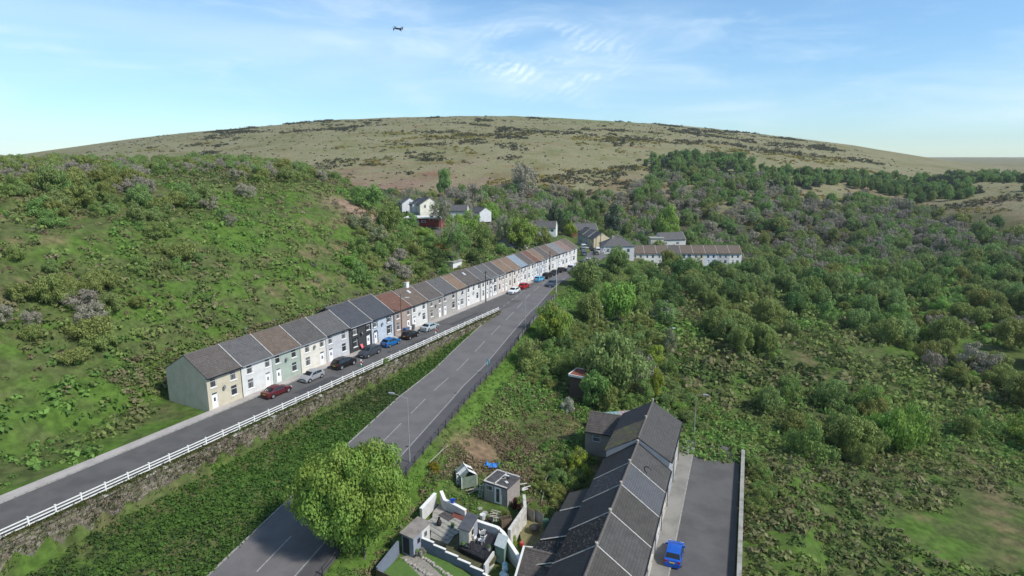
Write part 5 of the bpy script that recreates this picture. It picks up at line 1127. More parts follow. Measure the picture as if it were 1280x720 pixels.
for u, c, k_, lab in ((806, WHT, 'hatch', 'white car in front of the far white terrace, left of the pair'), (818, WHT, 'saloon', 'white car in front of the far white terrace, right of the pair'), (828, (.03, .04, .04), 'hatch', 'dark car in front of the far white terrace')):
    P = at(u, 332, -7.5); P.y = 246.0; P.x = (u - 640) / FPX * (246 * CP + 45.5 * SP); P.z = -7.2; car(k_, lab, P, R(2), c)
P = at(842.5, 697, LZ); car('hatch', 'bright blue car parked on the lower street at the right edge', P, LROT, (.01, .09, .45))

# ------------------------------------------------------------------ poles, lamps, flags
def lamp(lab, P, h, arm, arm_dir, mat=GALV, r=.068, name='street_lamp', group='street lamps'):
    t = thing(name, lab, 'street lamp', P, 0, group); d = Vector((math.cos(arm_dir), math.sin(arm_dir), 0))
    MB().tube((0, 0, -.6), (0, 0, 1.2), r * 1.25, r * 1.25).tube((0, 0, 1.2), (0, 0, h), r, r * .6).build('column', mat, t)
    top = Vector((0, 0, h - .05)); e = top + d * arm + Vector((0, 0, arm * .22)); MB().tube(top, e, r * .55, r * .45, 6).build('arm', mat, t)
    M = Matrix.Translation(e) @ Matrix.Rotation(arm_dir, 4, 'Z'); ln_ = MB().box(-.1, .62, -.13, .13, -.06, .08, M).build('lantern', mat, t); MB().box(.05, .55, -.1, .1, -.11, -.062, M).build('lens', LAMPGLASS, ln_)
    return t
q = rpt(RE, 71.2, 1.7, .12); lamp('tall grey street lamp at the near footway with its arm over the road', q, 8.6, 1.9, R(162))
q = rpt(RE, 124.0, 1.9, .15); lamp('thin grey street lamp standing beside the railing half way up the main road', q, 7.6, .9, R(150))
q = rpt(RE, 154.0, 1.5, .1); lamp('tall white street lamp where the main road meets the row of houses', q, 8.1, .8, R(150), plain('pale_lamp_grey', (.6, .61, .62), .5, .15))
lamp('small white street lamp among the trees on the valley slope', on(747.5, 408), 4.4, .5, R(20), plain('pale_lamp_grey', (1,)*3), .07)
lamp('white lamp beside the dirt track at the right edge', on(837, 430), 3.6, .5, R(0), plain('pale_lamp_grey', (1,)*3), .07)
lamp('grey street lamp on the lower street beyond the roofs', LP(26, 1.4, LZ), 6.5, 1.0, LROT - R(90))
def pole(lab, P, h, mat=DARKTIMBER, lampish=False, arms=1, cat='utility pole', name='utility_pole'):
    t = thing(name, lab, cat, P, rnd.random() * 6, 'timber utility poles'); MB().tube((0, 0, -.8), (0, 0, h), .15, .1, 8).build('shaft', mat, t)
    for i in range(arms): MB().box(-.7, .7, .1, .19, h - .55 - i * .5, h - .43 - i * .5).build('cross_arm', mat, t)
    for i in range(5): MB().tube((-.22, 0, 2.6 + i * .45), (.22, 0, 2.6 + i * .45), .02, n=5).build('step_rung', GALV, t)
    if lampish:
        M = Matrix.Rotation(-t.rotation_euler.z, 4, 'Z'); a = M @ Vector((.9, .2, h - .7)); ar = MB().tube((0, 0, h - 1.0), a, .04, n=6).build('arm', GALV, t); MB().box(-.1, .7, -.14, .14, -.07, .06, Matrix.Translation(a) @ M).build('lantern', plain('pale_lamp_grey', (1,)*3), ar)
    return t
pole('timber pole with a pale lantern outside the pinkish beige house', SN(.2, 1.75, SZ), 8.6, TIMBER, True, 0)
pole('dark timber utility pole in front of the grey-slated white houses', SN(32.6, 1.6, SZ), 7.6)
pole('dark thin utility pole by the houses beyond the light blue car', SN(69.5, 1.6, SZ), 7.2, arms=0)
pole('left one of two dark telegraph poles before the cream gable', at(744.5, 322, -1.2), 8.2, arms=1)
pole('right and taller of two dark telegraph poles before the cream gable', at(750, 322, -1.6), 9.6, arms=2)
pole('pale timber pole beside the red garage', at(542, 296, 11.5), 9.6, plain('pale_timber', (.36, .3, .25), .85, .3, 4), arms=0)
def mast(lab, P, h, cols3, polec, cat='flag', wv=.5):
    t = thing('flag', lab, cat, P, 0); MB().tube((0, 0, -.3), (0, 0, h), .035, .028, 8).build('pole', plain('pole_' + lab[:6].replace(' ', '_'), polec, .5, .2), t)
    r_ = random.Random(lab); wd, ht = .62, 1.15
    for j, c in enumerate(cols3):
        mb = MB(); n_ = 6; z1, z0 = h - .05 - ht * j / len(cols3), h - .05 - ht * (j + 1) / len(cols3)
        f = lambda x, z: (.03 + x * .55 + .1 * (h - z) * x, .12 * math.sin(x * 9 + z * 2.5), z - x * .5)
        for i in range(n_): mb.quad(f(wd*i/n_, z0), f(wd*(i+1)/n_, z0), f(wd*(i+1)/n_, z1), f(wd*i/n_, z1))
        o = mb.build('cloth_stripe', CLOTH, t); o.color = (*c, 1)
    return t
mast('drooping white, red and green flag on the near part of the white fence', SN(-19.2, 8.55, SZ), 2.6, ((.75, .74, .72), (.5, .03, .04), (.7, .68, .64), (.05, .25, .14)), (.18, .42, .4))
mast('small white and red flag on a thin pole half way along the white fence', SN(1.6, 8.55, SZ), 2.7, ((.7, .5, .5), (.5, .08, .08), (.7, .72, .68)), (.25, .42, .36))
mast('pale teal flag on a thin pole at the far side of the main road footway', rpt(RE, 101.5, 1.9, .15), 3.0, ((.24, .45, .5), (.3, .5, .55), (.22, .42, .46)), (.12, .25, .28))
def bin_(lab, P, c):
    t = thing('wheelie_bin', lab, 'bin', P, UROT + R(rnd.uniform(-10, 10))); o = MB().prism([(-.24, -.28, .08), (.24, -.28, .08), (.24, .24, .08), (-.24, .24, .08)], [(-.29, -.36, 1.0), (.29, -.36, 1.0), (.29, .34, 1.0), (-.29, .34, 1.0)]).build('body', CLOTH, t); o.color = (*c, 1)
    o = MB().prism([(-.31, -.4, 1.003), (.31, -.4, 1.003), (.31, .38, 1.003), (-.31, .38, 1.003)], [(-.27, -.34, 1.1), (.27, -.34, 1.1), (.27, .3, 1.07), (-.27, .3, 1.07)]).build('lid', CLOTH, t); o.color = (*c, 1)
    for x in (-.26, .26): MB().tube((x - .04, .3, .12), (x + .04, .3, .12), .12, n=10).build('wheel', RUBBER, t)
bin_('blue wheeled bin outside the pinkish beige house', SN(2.5, .75, SZ + .13), (.04, .12, .35)); bin_('white bin beside the blue bin outside the pinkish beige house', SN(3.9, .7, SZ + .13), (.7, .7, .7)); bin_('grey bin near the white chimneyed house', SN(5.2, .7, SZ + .13), (.2, .2, .21))
# drone in the sky
up = (360 - 36) / FPX; P = Vector(((497.5 - 640) / FPX, CP + up * SP, -SP + up * CP)) * 32 + Vector((0, 0, CAMZ))
t = thing('drone', 'small dark quadcopter drone hovering in the open sky', 'drone', P, R(20)); DM = plain('drone_black', (.006, .006, .008), .5, .2)
MB().prism([(-.1, -.05, -.03), (.13, -.04, -.03), (.13, .04, -.03), (-.1, .05, -.03)], [(-.09, -.04, .045), (.1, -.03, .035), (.1, .03, .035), (-.09, .04, .045)]).build('body', DM, t)
for x, y in ((.19, .2), (.19, -.2), (-.19, .2), (-.19, -.2)):
    a = MB().tube((x * .3, y * .2, .01), (x, y, .03), .016, .013, 6).build('arm', DM, t); MB().tube((x, y, -.05), (x, y, .06), .024, n=8).build('motor', DM, a); MB().box(x - .11, x + .11, y - .012, y + .012, .062, .068).build('propeller', DM, a); MB().tube((x, y, .02), (x * 1.05, y * 1.05, -.09), .01, n=5).build('landing_leg', DM, a)
MB().box(.08, .15, -.03, .03, -.075, -.031).build('camera', DM, t)

# ------------------------------------------------------------------ vegetation
def leaf_cards(C, N, size, rs, flat=.62):
    """one small quad per centre, facing roughly along N with a random twist"""
    n_ = len(C); N = N + rs.normal(0, .36, (n_, 3)); N /= np.linalg.norm(N, axis=1)[:, None] + 1e-9
    A = np.cross(N, rs.normal(0, 1, (n_, 3))); A /= np.linalg.norm(A, axis=1)[:, None] + 1e-9; B = np.cross(N, A)
    s_ = size * rs.uniform(.6, 1.35, n_)[:, None]; a, b = A * s_ * .5, B * s_ * .5 * flat
    V = np.stack([C - a * .9 - b * .25, C - b, C + a, C + b], 1).reshape(-1, 3)
    return V, np.arange(4 * n_).reshape(-1, 4)
def crown_mesh(name, mat, seed, nl, leaf, shape='round', nblob=26, br=(.22, .42), fill=.25):
    """crown in a unit envelope: x,y in -1..1, z 0..1 ; many leaf-sized faces gathered in clumps"""
    rs = np.random.RandomState(seed); bc, rad = [], []
    while len(bc) < nblob:
        p = rs.uniform(-1, 1, 3); z = (p[2] + 1) / 2
        if shape == 'round': ok = np.hypot(p[0], p[1]) ** 2 + (p[2]) ** 2 < .74 and np.hypot(p[0], p[1]) ** 2 + p[2] ** 2 > .12
        elif shape == 'cone': ok = np.hypot(p[0], p[1]) < .86 * (1 - z) ** .75 + .04
        elif shape == 'column': ok = np.hypot(p[0], p[1]) < .72 * math.sin(3.14 * (z * .85 + .12)) ** .6
        elif shape == 'vase': ok = np.hypot(p[0], p[1]) < (.3 + .5 * z) and z > .15
        else: ok = np.hypot(p[0], p[1]) ** 2 + z ** 2 < .8
        if ok: j_ = rs.uniform(.82, 1.14); bc.append((p[0] * j_, p[1] * j_, min(1.05, .5 + (z - .5) * j_))); rad.append(rs.uniform(*br) * (1 if shape not in ('cone',) else (1.05 - z * .75)))
    bc, rad = np.array(bc), np.array(rad); pr = rad ** 2 / (rad ** 2).sum(); k = rs.choice(nblob, nl, p=pr)
    D = rs.normal(0, 1, (nl, 3)); D[:, 2] = D[:, 2] * .85 + .22; D /= np.linalg.norm(D, axis=1)[:, None]
    f = np.where(rs.rand(nl) < fill, rs.uniform(.25, .8, nl), rs.uniform(.8, 1.08, nl)); zs = .62
    C = bc[k] + D * (rad[k] * f)[:, None] * np.array([1, 1, zs]); C[:, 2] = np.clip(C[:, 2], -.02, 1.2)
    V, F = leaf_cards(C, D, leaf, rs)
    bt = rs.uniform(0, 1, nblob); tint = np.repeat(np.clip(bt[k] * .5 + rs.uniform(0, .55, nl), 0, 1), 4)
    return np_mesh(name, V, F, mat, attrs=tint)
def limb_mesh(name, mat, seed, depth=4, spread=.55, kids=3, lean=0, base_r=.055, stems=1, up=.35, sides=5):
    """trunk with limbs in the same unit envelope (z 0..1)"""
    r_ = random.Random(seed); mb = MB()
    def grow(p, d, L, r, lv):
        q = p + d * L; mb.tube(p, q, r, r * .66, sides if lv < 2 else 3)
        if lv >= depth: return
        for i in range(kids + (lv == 0)):
            a = r_.uniform(0, 6.28); side = Vector((math.cos(a), math.sin(a), 0)); nd = (d + side * r_.uniform(.5, 1.1) * spread * 1.5 + Vector((0, 0, up * .5))).normalized()
            grow(p.lerp(q, r_.uniform(.6, 1)), nd, L * r_.uniform(.58, .82), r * .6, lv + 1)
    for s_ in range(stems):
        a = r_.uniform(0, 6.28); o = Vector((math.cos(a), math.sin(a), 0)) * (.12 if stems > 1 else 0)
        grow(o + Vector((0, 0, -.12)), (Vector((lean, 0, 1)) + o * 1.2).normalized(), .34 + (.1 if stems > 1 else 0), base_r / (stems ** .4), 0)
    return mb.mesh(name, mat)
BARK = plain('grey_bark', (.16, .14, .115), .9, .4, 6); PALEBARK = plain('pale_bark', (.36, .34, .29), .85, .3, 5); DKBARK = plain('dark_bark', (.07, .058, .045), .9, .4, 6)
FM = {'fresh': foliage('leaf_fresh_green', (0.154, 0.281, 0.046), (0.310, 0.467, 0.103)), 'mid': foliage('leaf_mid_green', (0.135, 0.225, 0.059), (0.270, 0.383, 0.112)),
      'olive': foliage('leaf_olive', (0.168, 0.208, 0.054), (0.315, 0.360, 0.112)), 'dark': foliage('leaf_dark', (0.073, 0.130, 0.039), (0.158, 0.247, 0.076)),
      'grey': foliage('leaf_grey_green', (0.172, 0.208, 0.108), (0.288, 0.324, 0.180)), 'yellow': foliage('leaf_yellow_green', (0.216, 0.306, 0.036), (0.396, 0.486, 0.082)),
      'soft': foliage('leaf_soft_green', (0.168, 0.241, 0.074), (0.258, 0.347, 0.118)), 'conifer': foliage('leaf_conifer', (0.032, 0.050, 0.031), (0.076, 0.108, 0.058), .1), 'twig': foliage('leaf_twig_brown', (0.234, 0.216, 0.162), (0.360, 0.332, 0.260), .15),
      'gold': foliage('leaf_gorse_gold', (.16, .14, .012), (.34, .27, .02)), 'red': foliage('leaf_copper', (.07, .018, .018), (.13, .04, .035)), 'blossom': foliage('leaf_blossom', (.3, .3, .22), (.55, .55, .45))}
def crown(kind, fm):
    spec = {'round': (5400, .085, 'round', 44), 'near': (38000, .039, 'round', 90), 'loose': (3600, .065, 'round', 34), 'sparse': (1500, .07, 'round', 40), 'cone': (3600, .09, 'cone', 44), 'column': (5000, .088, 'column', 34), 'vase': (2400, .085, 'vase', 30), 'shrub': (2200, .13, 'dome', 20), 'shrubfine': (4600, .08, 'dome', 30)}
    base, *v = kind.split('#'); kind = base + '#%d' % (int(v[0]) % 3 if base != 'near' else int(v[0])); nl, leaf, shp, nb = spec[base]; br = (.12, .25) if base in ('loose', 'sparse', 'vase', 'near') else (.16, .34)
    return cached(('crown', kind, fm), lambda: crown_mesh('crown', FM[fm], sum(map(ord, kind + fm)) , nl, leaf, shp, nb, br, .3))
def trunk(kind, bark):
    def f():
        sd_ = sum(map(ord, kind))
        if kind.startswith('twiggy'): return limb_mesh('trunk', bark, sd_, 5, .5, 3, 0, .035, 3, .7)
        if kind.startswith('multi'): return limb_mesh('trunk', bark, sd_, 4, .55, 3, 0, .045, 3)
        if kind.startswith('pole'): return limb_mesh('trunk', bark, sd_, 1, .9, 6, 0, .045, 1)
        return limb_mesh('trunk', bark, sd_, 4, .6, 3, 0, .06, 1)
    return cached(('trunk', kind, bark.name), f)
def tree(lab, P, wd, ht, ck, fm, tk='limbs', bark=BARK, lift=.22, name='tree', cat='tree', group=None, rz=None, second=None):
    """wd crown width, ht whole height in metres"""
    t = thing(name, lab, cat, P, rnd.random() * 6.28 if rz is None else rz, group)
    if tk: ob('trunk', trunk(tk, bark), t, scale=(wd * .46, wd * .46, ht * .92))
    ob('crown', crown(ck, fm), t, (0, 0, ht * lift), scale=(wd / 2 / .98, wd / 2 / .98, ht * (1 - lift) / 1.02))
    if second: ob('crown', crown(*second), t, (0, 0, ht * lift), 1.3, scale=(wd / 2.1, wd / 2.1, ht * (1 - lift) / 1.05))
    return t
def ptree(lab, u, vb, wpx, hpx, ck, fm, **k):
    """place a tree by where its foot meets the ground and its size in the photograph"""
    P = on(u, vb); fw = P.y * CP - (P.z - CAMZ) * SP; return tree(lab, P - Vector((0, 0, .15)), wpx * fw / FPX, hpx * fw / FPX, ck, fm, **k)
# -- trees and shrubs one can point to
ptree('big rounded bright green tree in the middle of the valley slope', 772, 405, 54, 62, 'round#1', 'fresh', tk='multi', lift=.12, second=('loose#2', 'fresh'))
ptree('large grey-green tree in young leaf above the brick shed', 762, 498, 84, 88, 'round#1', 'soft', tk='limbs', lift=.16, second=('loose#4', 'soft'))
ptree('bare greyish tree beside the large grey-green tree', 797, 494, 44, 62, 'sparse#1', 'twig', tk='twiggy', lift=.2)
ptree('grey-olive tree beside the road bend hiding the end of the street', 733, 366, 42, 44, 'round#2', 'soft', tk='twiggy', lift=.12, second=('loose#3', 'soft'))
ptree('light green street tree in front of the hipped house', 771, 344, 31, 37, 'round#0', 'soft', tk='multi', lift=.15, second=('loose#5', 'fresh'))
ptree('yellow-green tree with pale stems beside the road railing', 692, 432, 46, 57, 'round#0', 'fresh', tk='twiggy', bark=PALEBARK, lift=.2, second=('loose#6', 'yellow'))
ptree('olive green shrub tree between the pale-stemmed tree and the rounded bright tree', 737, 404, 34, 42, 'round#4', 'olive', tk='multi', lift=.12)
ptree('bushy olive shrub beside the railing half way up the bank', 663, 464, 44, 46, 'shrubfine#1', 'olive', tk='multi', lift=.05)
ptree('pale blossom bush at the right edge of the valley', 829, 408, 34, 34, 'round#2', 'soft', tk='twiggy', lift=.1, second=('sparse#3', 'blossom'))
ptree('dark green bushy tree right behind the brick shed', 742, 512, 42, 54, 'round#5', 'mid', tk='limbs', lift=.1)
ptree('yellow-green small tree in front of the dark bushy tree by the shed', 757, 518, 30, 40, 'round#6', 'olive', tk='multi', lift=.1)
ptree('yellow-green shrub near the dirt track lamp', 818, 458, 28, 32, 'shrubfine#2', 'yellow', tk='multi', lift=.05)
ptree('upright yellow-green tree behind the roofs of the lower terrace', 819, 500, 22, 44, 'column#1', 'yellow', tk='multi', lift=.08)
ptree('dark green shrub behind the stone steps', 800, 505, 34, 34, 'shrubfine#3', 'mid', tk='multi', lift=.05)
ptree('bright yellow-green leafy bush on the brambles above the lower roofs', 722, 600, 34, 46, 'shrubfine#4', 'yellow', tk='multi', lift=.05)
ptree('second yellow-green bush right of the brightest bush above the lower roofs', 706, 592, 24, 36, 'shrubfine#5', 'fresh', tk='multi', lift=.05)
ptree('tall bright green poplar-like tree at the right in front of the hillside', 832, 311, 34, 52, 'column#2', 'fresh', tk='pole', lift=.1)
ptree('dark spreading conifer behind the far end of the row', 695, 292, 28, 46, 'cone#1', 'conifer', tk='pole', bark=DKBARK, lift=.08)
ptree('narrow dark conifer right of the spreading conifer', 718, 284, 17, 32, 'cone#2', 'conifer', tk='pole', bark=DKBARK, lift=.08)
ptree('dark rounded tree behind the grey houses of the far street', 736, 288, 24, 30, 'round#7', 'dark', tk='limbs', lift=.15)
ptree('dark evergreen behind the hipped house', 766, 299, 26, 40, 'column#3', 'conifer', tk='limbs', bark=DKBARK, lift=.1)
ptree('dark green round garden tree above the far white terrace', 801, 312, 24, 22, 'round#8', 'dark', tk='limbs', lift=.1)
ptree('fresh yellow-green tree left of the brick house', 713, 297, 16, 20, 'round#9', 'yellow', tk='limbs', lift=.12)
ptree('tall bare tree with pale stems standing behind the row', 570, 330, 42, 54, 'sparse#1', 'soft', tk='twiggy', bark=PALEBARK, lift=.25, second=('loose#8', 'mid'))
ptree('dense dark green bush on the skyline of the left slope', 459, 262, 40, 33, 'round#10', 'mid', tk='limbs', lift=.06)
ptree('mid green bush below the white hillside houses', 488, 288, 34, 34, 'round#11', 'mid', tk='limbs', lift=.06)
ptree('leafless grey tree in front of the white hillside gable', 551, 288, 34, 44, 'sparse#5', 'twig', tk='twiggy', bark=PALEBARK, lift=.2, second=('sparse#6', 'grey'))
ptree('fresh green tree below the white-gabled bungalow', 583, 297, 36, 34, 'round#12', 'fresh', tk='limbs', lift=.1)
ptree('tall bright green tree right of the white-gabled bungalow', 614, 290, 28, 42, 'round#13', 'fresh', tk='limbs', lift=.12)
ptree('greyish young tree behind the small white flat-roofed building', 630, 308, 30, 40, 'loose#9', 'grey', tk='twiggy', bark=PALEBARK, lift=.15)
ptree('wide bright green tree behind the row near the pale-blue roof', 651, 313, 40, 42, 'round#14', 'fresh', tk='multi', lift=.1)
ptree('rounded green tree in front of the tall green pair', 602, 312, 30, 32, 'round#15', 'mid', tk='limbs', lift=.1)
ptree('dark ivy-green bush beside the tall bare tree', 594, 332, 30, 24, 'shrubfine#6', 'dark', tk=None, lift=.0)
ptree('olive garden tree left of the pale bungalow', 676, 308, 28, 26, 'round#16', 'olive', tk='limbs', lift=.1)
ptree('dark green ivy tree on the lower slope of the far hill', 556, 246, 26, 40, 'column#4', 'mid', tk='limbs', lift=.1)
ptree('grey leafless tree at the foot of the far hill', 592, 262, 30, 34, 'sparse#7', 'twig', tk='twiggy', lift=.15)
ptree('large grey-brown tree at the foot of the far hill', 655, 246, 40, 42, 'loose#10', 'twig', tk='twiggy', lift=.12)
ptree('gold flowering gorse bush beside the bare earth patch', 542, 593, 18, 16, 'shrubfine#7', 'gold', tk=None, lift=0, name='gorse_bush', cat='shrub')
ptree('pale grey-leaved bush below the brick shed', 709, 516, 20, 22, 'shrubfine#8', 'blossom', tk=None, lift=0, name='pale_bush', cat='shrub')
ptree('copper-red shrub beside the outhouse', 645, 640, 14, 20, 'shrubfine#9', 'red', tk=None, lift=0, name='copper_shrub', cat='shrub')
ptree('yellow-green shrub in the timber planter', 632, 655, 15, 20, 'shrubfine#10', 'olive', tk=None, lift=0, name='planter_shrub', cat='shrub')
ptree('white flowering shrub against the blue-grey garden wall', 527, 699, 15, 14, 'shrubfine#11', 'blossom', tk=None, lift=0, name='white_shrub', cat='shrub')
ptree('yellow flowered bush at the corner of the grass yard', 642, 684, 12, 17, 'shrubfine#12', 'yellow', tk=None, lift=0, name='yellow_bush', cat='shrub')
ptree('low dark bush growing over the white fence near the flag', 482, 468, 13, 12, 'shrubfine#13', 'mid', tk=None, lift=0, name='fence_bush', cat='shrub')
# the foreground tree beside the road
nt = tree('very large bright green tree in the foreground left of the gardens', Vector((-15.7, 55.6, tz(-15.7, 55.6) - .4)), 12.4, 12.1, 'near#1', 'fresh', tk='multi', lift=.1, rz=.4, second=('near#1', 'fresh'))
# shrubs of the dark belt on the valley side, right of the rounded tree
SB_G = 'dark shrubs of the valley belt'
VL = ['dark shrub right of the rounded bright tree, upper one', 'dark shrub below the far white terrace, second from the right edge', 'dark shrub at the right edge under the far terrace', 'green shrub just below the hipped house street tree', "green shrub lower right of the rounded bright tree's crown", 'dark shrub above the pale blossom bush at the right edge', 'small green shrub above the blossom bush', 'green shrub right of the foot of the rounded bright tree', 'dark shrub between the street tree and the grey-olive tree', 'olive shrub under the first white houses of the far terrace', 'green shrub under the far terrace at the right edge', 'olive shrub left of the small white lamp among the trees', "olive shrub below the green shrub at the rounded tree's foot", 'green shrub at the foot of the pale-stemmed tree', 'dark shrub right of the foot of the pale-stemmed tree', 'wide green shrub uphill of the brick shed', 'green shrub between the railing bush and the brick shed', 'green shrub at the right edge below the dirt track lamp', 'green shrub behind the teal and pinkish lean-to roof', 'grey shrub at the right edge beside the dirt track lamp']
for i, (u, v, w_, h_, fm) in enumerate([(796, 362, 34, 36, 'dark'), (815, 352, 32, 30, 'dark'), (833, 362, 34, 34, 'dark'), (790, 345, 26, 24, 'mid'), (806, 378, 34, 34, 'mid'), (838, 385, 30, 36, 'dark'), (822, 372, 26, 26, 'mid'), (800, 392, 26, 26, 'mid'), (756, 352, 22, 22, 'dark'), (811, 340, 24, 20, 'olive'), (838, 340, 24, 26, 'mid'), (745, 410, 22, 24, 'olive'), (805, 412, 24, 22, 'olive'), (690, 447, 26, 24, 'mid'), (705, 440, 26, 26, 'dark'), (716, 470, 30, 30, 'mid'), (697, 470, 28, 24, 'mid'), (836, 470, 20, 30, 'mid'), (782, 512, 24, 20, 'mid'), (835, 440, 20, 30, 'grey')]):
    ptree(VL[i], u, v, w_ * (1.22 if v > 365 else .95), h_ * (1.15 if v > 365 else .72), 'shrubfine#%d' % (20 + i % 4), fm, tk=None, lift=0, name='valley_shrub', cat='shrub', group=SB_G)
LS_G = 'shrubs covering the slope behind the row'
SL = ['grey-green shrub at the left edge of the slope below the skyline bush', 'greyish shrub under the reddish bare soil of the slope', 'green shrub below the grey-green one at the left edge', 'green shrub on the slope left of the lane', 'olive shrub mid-way between the lane and the row', 'green shrub between the hillside bush and the lane', 'small olive shrub directly below the lane by the red garage', 'dark shrub left of the tall bare pale-stemmed tree', 'olive shrub right behind the rust-brown roofs', 'brown twiggy shrub in the middle of the lower slope', 'yellow-olive shrub left of the twiggy clearing', 'bright shrub at the left edge just above the slate roof', 'green shrub above the slate roof of the end house', 'grey shrub above the red-brown tiled roof', 'brown twiggy shrub above the dark brown roof', 'small shrub behind the roofs left of the bare pale-stemmed tree', 'shrub tucked below the white hillside houses and left of the red garage', 'grey shrub beneath the leftmost white hillside house', 'fresh green shrub beside the lower end of the lane', 'olive shrub below the reddish soil at the far left', 'green shrub in front of the bare grey tree by the lane', 'dark shrub between the two bright green trees', 'green shrub above the white flat-roofed building', 'low shrub behind the orange-brown fence', 'fresh green shrub at the far left edge above the slates', 'small shrub at the foot of the tall bare tree', 'green shrub at the centre of the left slope', 'brown twiggy shrub in the centre of the left slope']
for i, (u, v, w_, h_, fm) in enumerate([(450, 285, 34, 24, 'grey'), (470, 302, 36, 26, 'grey'), (448, 318, 30, 26, 'mid'), (492, 312, 34, 24, 'mid'), (515, 322, 34, 26, 'olive'), (505, 300, 30, 22, 'mid'), (535, 312, 30, 20, 'mid'), (545, 332, 34, 26, 'dark'), (522, 342, 30, 22, 'olive'), (490, 338, 26, 18, 'twig'), (462, 335, 28, 22, 'olive'), (445, 350, 34, 28, 'mid'), (458, 358, 26, 20, 'mid'), (485, 356, 24, 16, 'grey'), (505, 348, 26, 18, 'twig'), (555, 345, 22, 18, 'mid'), (512, 282, 22, 18, 'mid'), (480, 278, 24, 20, 'grey'), (530, 298, 26, 18, 'fresh'), (452, 300, 24, 18, 'olive'), (552, 312, 22, 18, 'mid'), (610, 305, 22, 18, 'dark'), (628, 318, 26, 16, 'mid'), (640, 322, 20, 14, 'mid'), (440, 335, 26, 22, 'fresh'), (564, 330, 16, 14, 'mid'), (475, 318, 24, 18, 'mid'), (500, 325, 20, 16, 'twig')]):
    ptree(SL[i], u, v, w_, h_, 'shrubfine#%d' % (30 + i % 4), fm, tk=None, lift=0, name='slope_shrub', cat='shrub', group=LS_G)

# -- what nobody could count: scrub, grass, far woodland, gorse (each one object)
def clumps(name, lab, cat, P, r, nleaf, leaf, pal, seed, h=.8, mat=None, jitter=.2):
    """P (n,3) clump feet, r (n,) radii; a small dome of leaf quads on each, colour picked per clump"""
    rs = np.random.RandomState(seed); n_ = len(P); k = np.repeat(np.arange(n_), nleaf)
    D = rs.normal(0, 1, (n_ * nleaf, 3)); D[:, 2] = np.abs(D[:, 2]); D /= np.linalg.norm(D, axis=1)[:, None]
    f = rs.uniform(.55, 1.05, n_ * nleaf); hh = (h * rs.uniform(.6, 1.4, n_))[k] if np.isscalar(h) else h[k]
    C = P[k] + D * (r[k] * f)[:, None] * np.stack([np.ones_like(hh), np.ones_like(hh), hh], 1)
    V, F = leaf_cards(C, D, 1.0, rs); s_ = (leaf * np.sqrt(r / r.mean()))[k] if np.isscalar(leaf) else leaf[k]
    V = (C[:, None, :] + (V.reshape(-1, 4, 3) - C[:, None, :]) * s_[:, None, None]).reshape(-1, 3)
    pal = np.array(pal); pi_ = np.clip((vnoise(P[:, 0] + seed * 37, P[:, 1], 13) * 1.5 - .25) * .62 + rs.rand(n_) * .38, 0, .999); c = pal[(pi_ * len(pal)).astype(int)][k] * rs.uniform(1 - jitter, 1 + jitter, (n_ * nleaf, 1))
    return tag(ob(name, np_mesh(name, V, F, mat or vcol('scrub_leaves', .7, .4), cols=np.repeat(c, 4, 0))), lab, cat, None, 'stuff')
RS = np.random.RandomState(11)
GPOLY = [(p.x, p.y) for p in (at(u, v, -2.6) for u, v in ((462, 716), (480, 690), (503, 655), (527, 634), (550, 610), (575, 598), (606, 590), (655, 612), (690, 648), (700, 740), (600, 800), (460, 790)))]
def inpoly(x, y, poly):
    r_ = np.zeros(np.shape(x), bool); n_ = len(poly)
    for i in range(n_):
        (x0, y0), (x1, y1) = poly[i], poly[(i + 1) % n_]
        r_ ^= ((y0 > y) != (y1 > y)) & (x < (x1 - x0) * (y - y0) / (y1 - y0 + 1e-12) + x0)
    return r_
def blocked(x, y):
    """True on roads, pads, gardens and beside houses"""
    qx, qy = x - UO[0], y - UO[1]; s = qx * UD[0] + qy * UD[1]; n = qx * UN[0] + qy * UN[1]
    xr, xl = np.interp(y, RE[:, 1], RE[:, 0]), np.interp(y, LE[:, 1], LE[:, 0])
    b = (x > xl - .25) & (x < xr + 2.5) & (y < 300)
    b |= (n > -11.2) & (n < 9.7) & (s < 100) & ((s > -41.5) | (n > -.6))
    lx, ly = x - LO[0], y - LO[1]; ls_ = lx * LD[0] + ly * LD[1]; ln_ = lx * LN[0] + ly * LN[1]
    b |= (ln_ > -11.3) & (ln_ < 9.0) & (ls_ < 19) & (ls_ > -50)
    b |= inpoly(x, y, GPOLY)
    b |= (np.abs(x - 66) < 28) & (np.abs(y - 251) < 10); b |= (np.abs(x - 44) < 9) & (np.abs(y - 245) < 8); b |= (np.abs(x - 37) < 7) & (y > 250) & (y < 285)
    return b
def scatter(n_, x0, x1, y0, y1, f):
    x = RS.uniform(x0, x1, n_); y = RS.uniform(y0, y1, n_); k = (~blocked(x, y)) & f(x, y); x, y = x[k], y[k]
    return np.stack([x, y, terr(x, y) - .08], 1)
def mdist(x, y): return x - np.interp(y, RE[:, 1], RE[:, 0]) - 2.3
def un(x, y): return (x - UO[0]) * UN[0] + (y - UO[1]) * UN[1]
G1 = [(0.154, 0.284, 0.061), (0.194, 0.334, 0.076), (0.122, 0.223, 0.053), (0.174, 0.243, 0.069), (0.233, 0.304, 0.090)]
DRY = [(0.262, 0.221, 0.124), (0.207, 0.166, 0.097), (0.304, 0.255, 0.159), (0.166, 0.172, 0.076), (0.179, 0.124, 0.083)]
OLV = [(0.175, 0.193, 0.069), (0.213, 0.232, 0.090), (0.136, 0.175, 0.058), (0.261, 0.242, 0.127), (0.117, 0.186, 0.053)]
ns = lambda x, y, a, b: rough(x + a, y + b, 12)
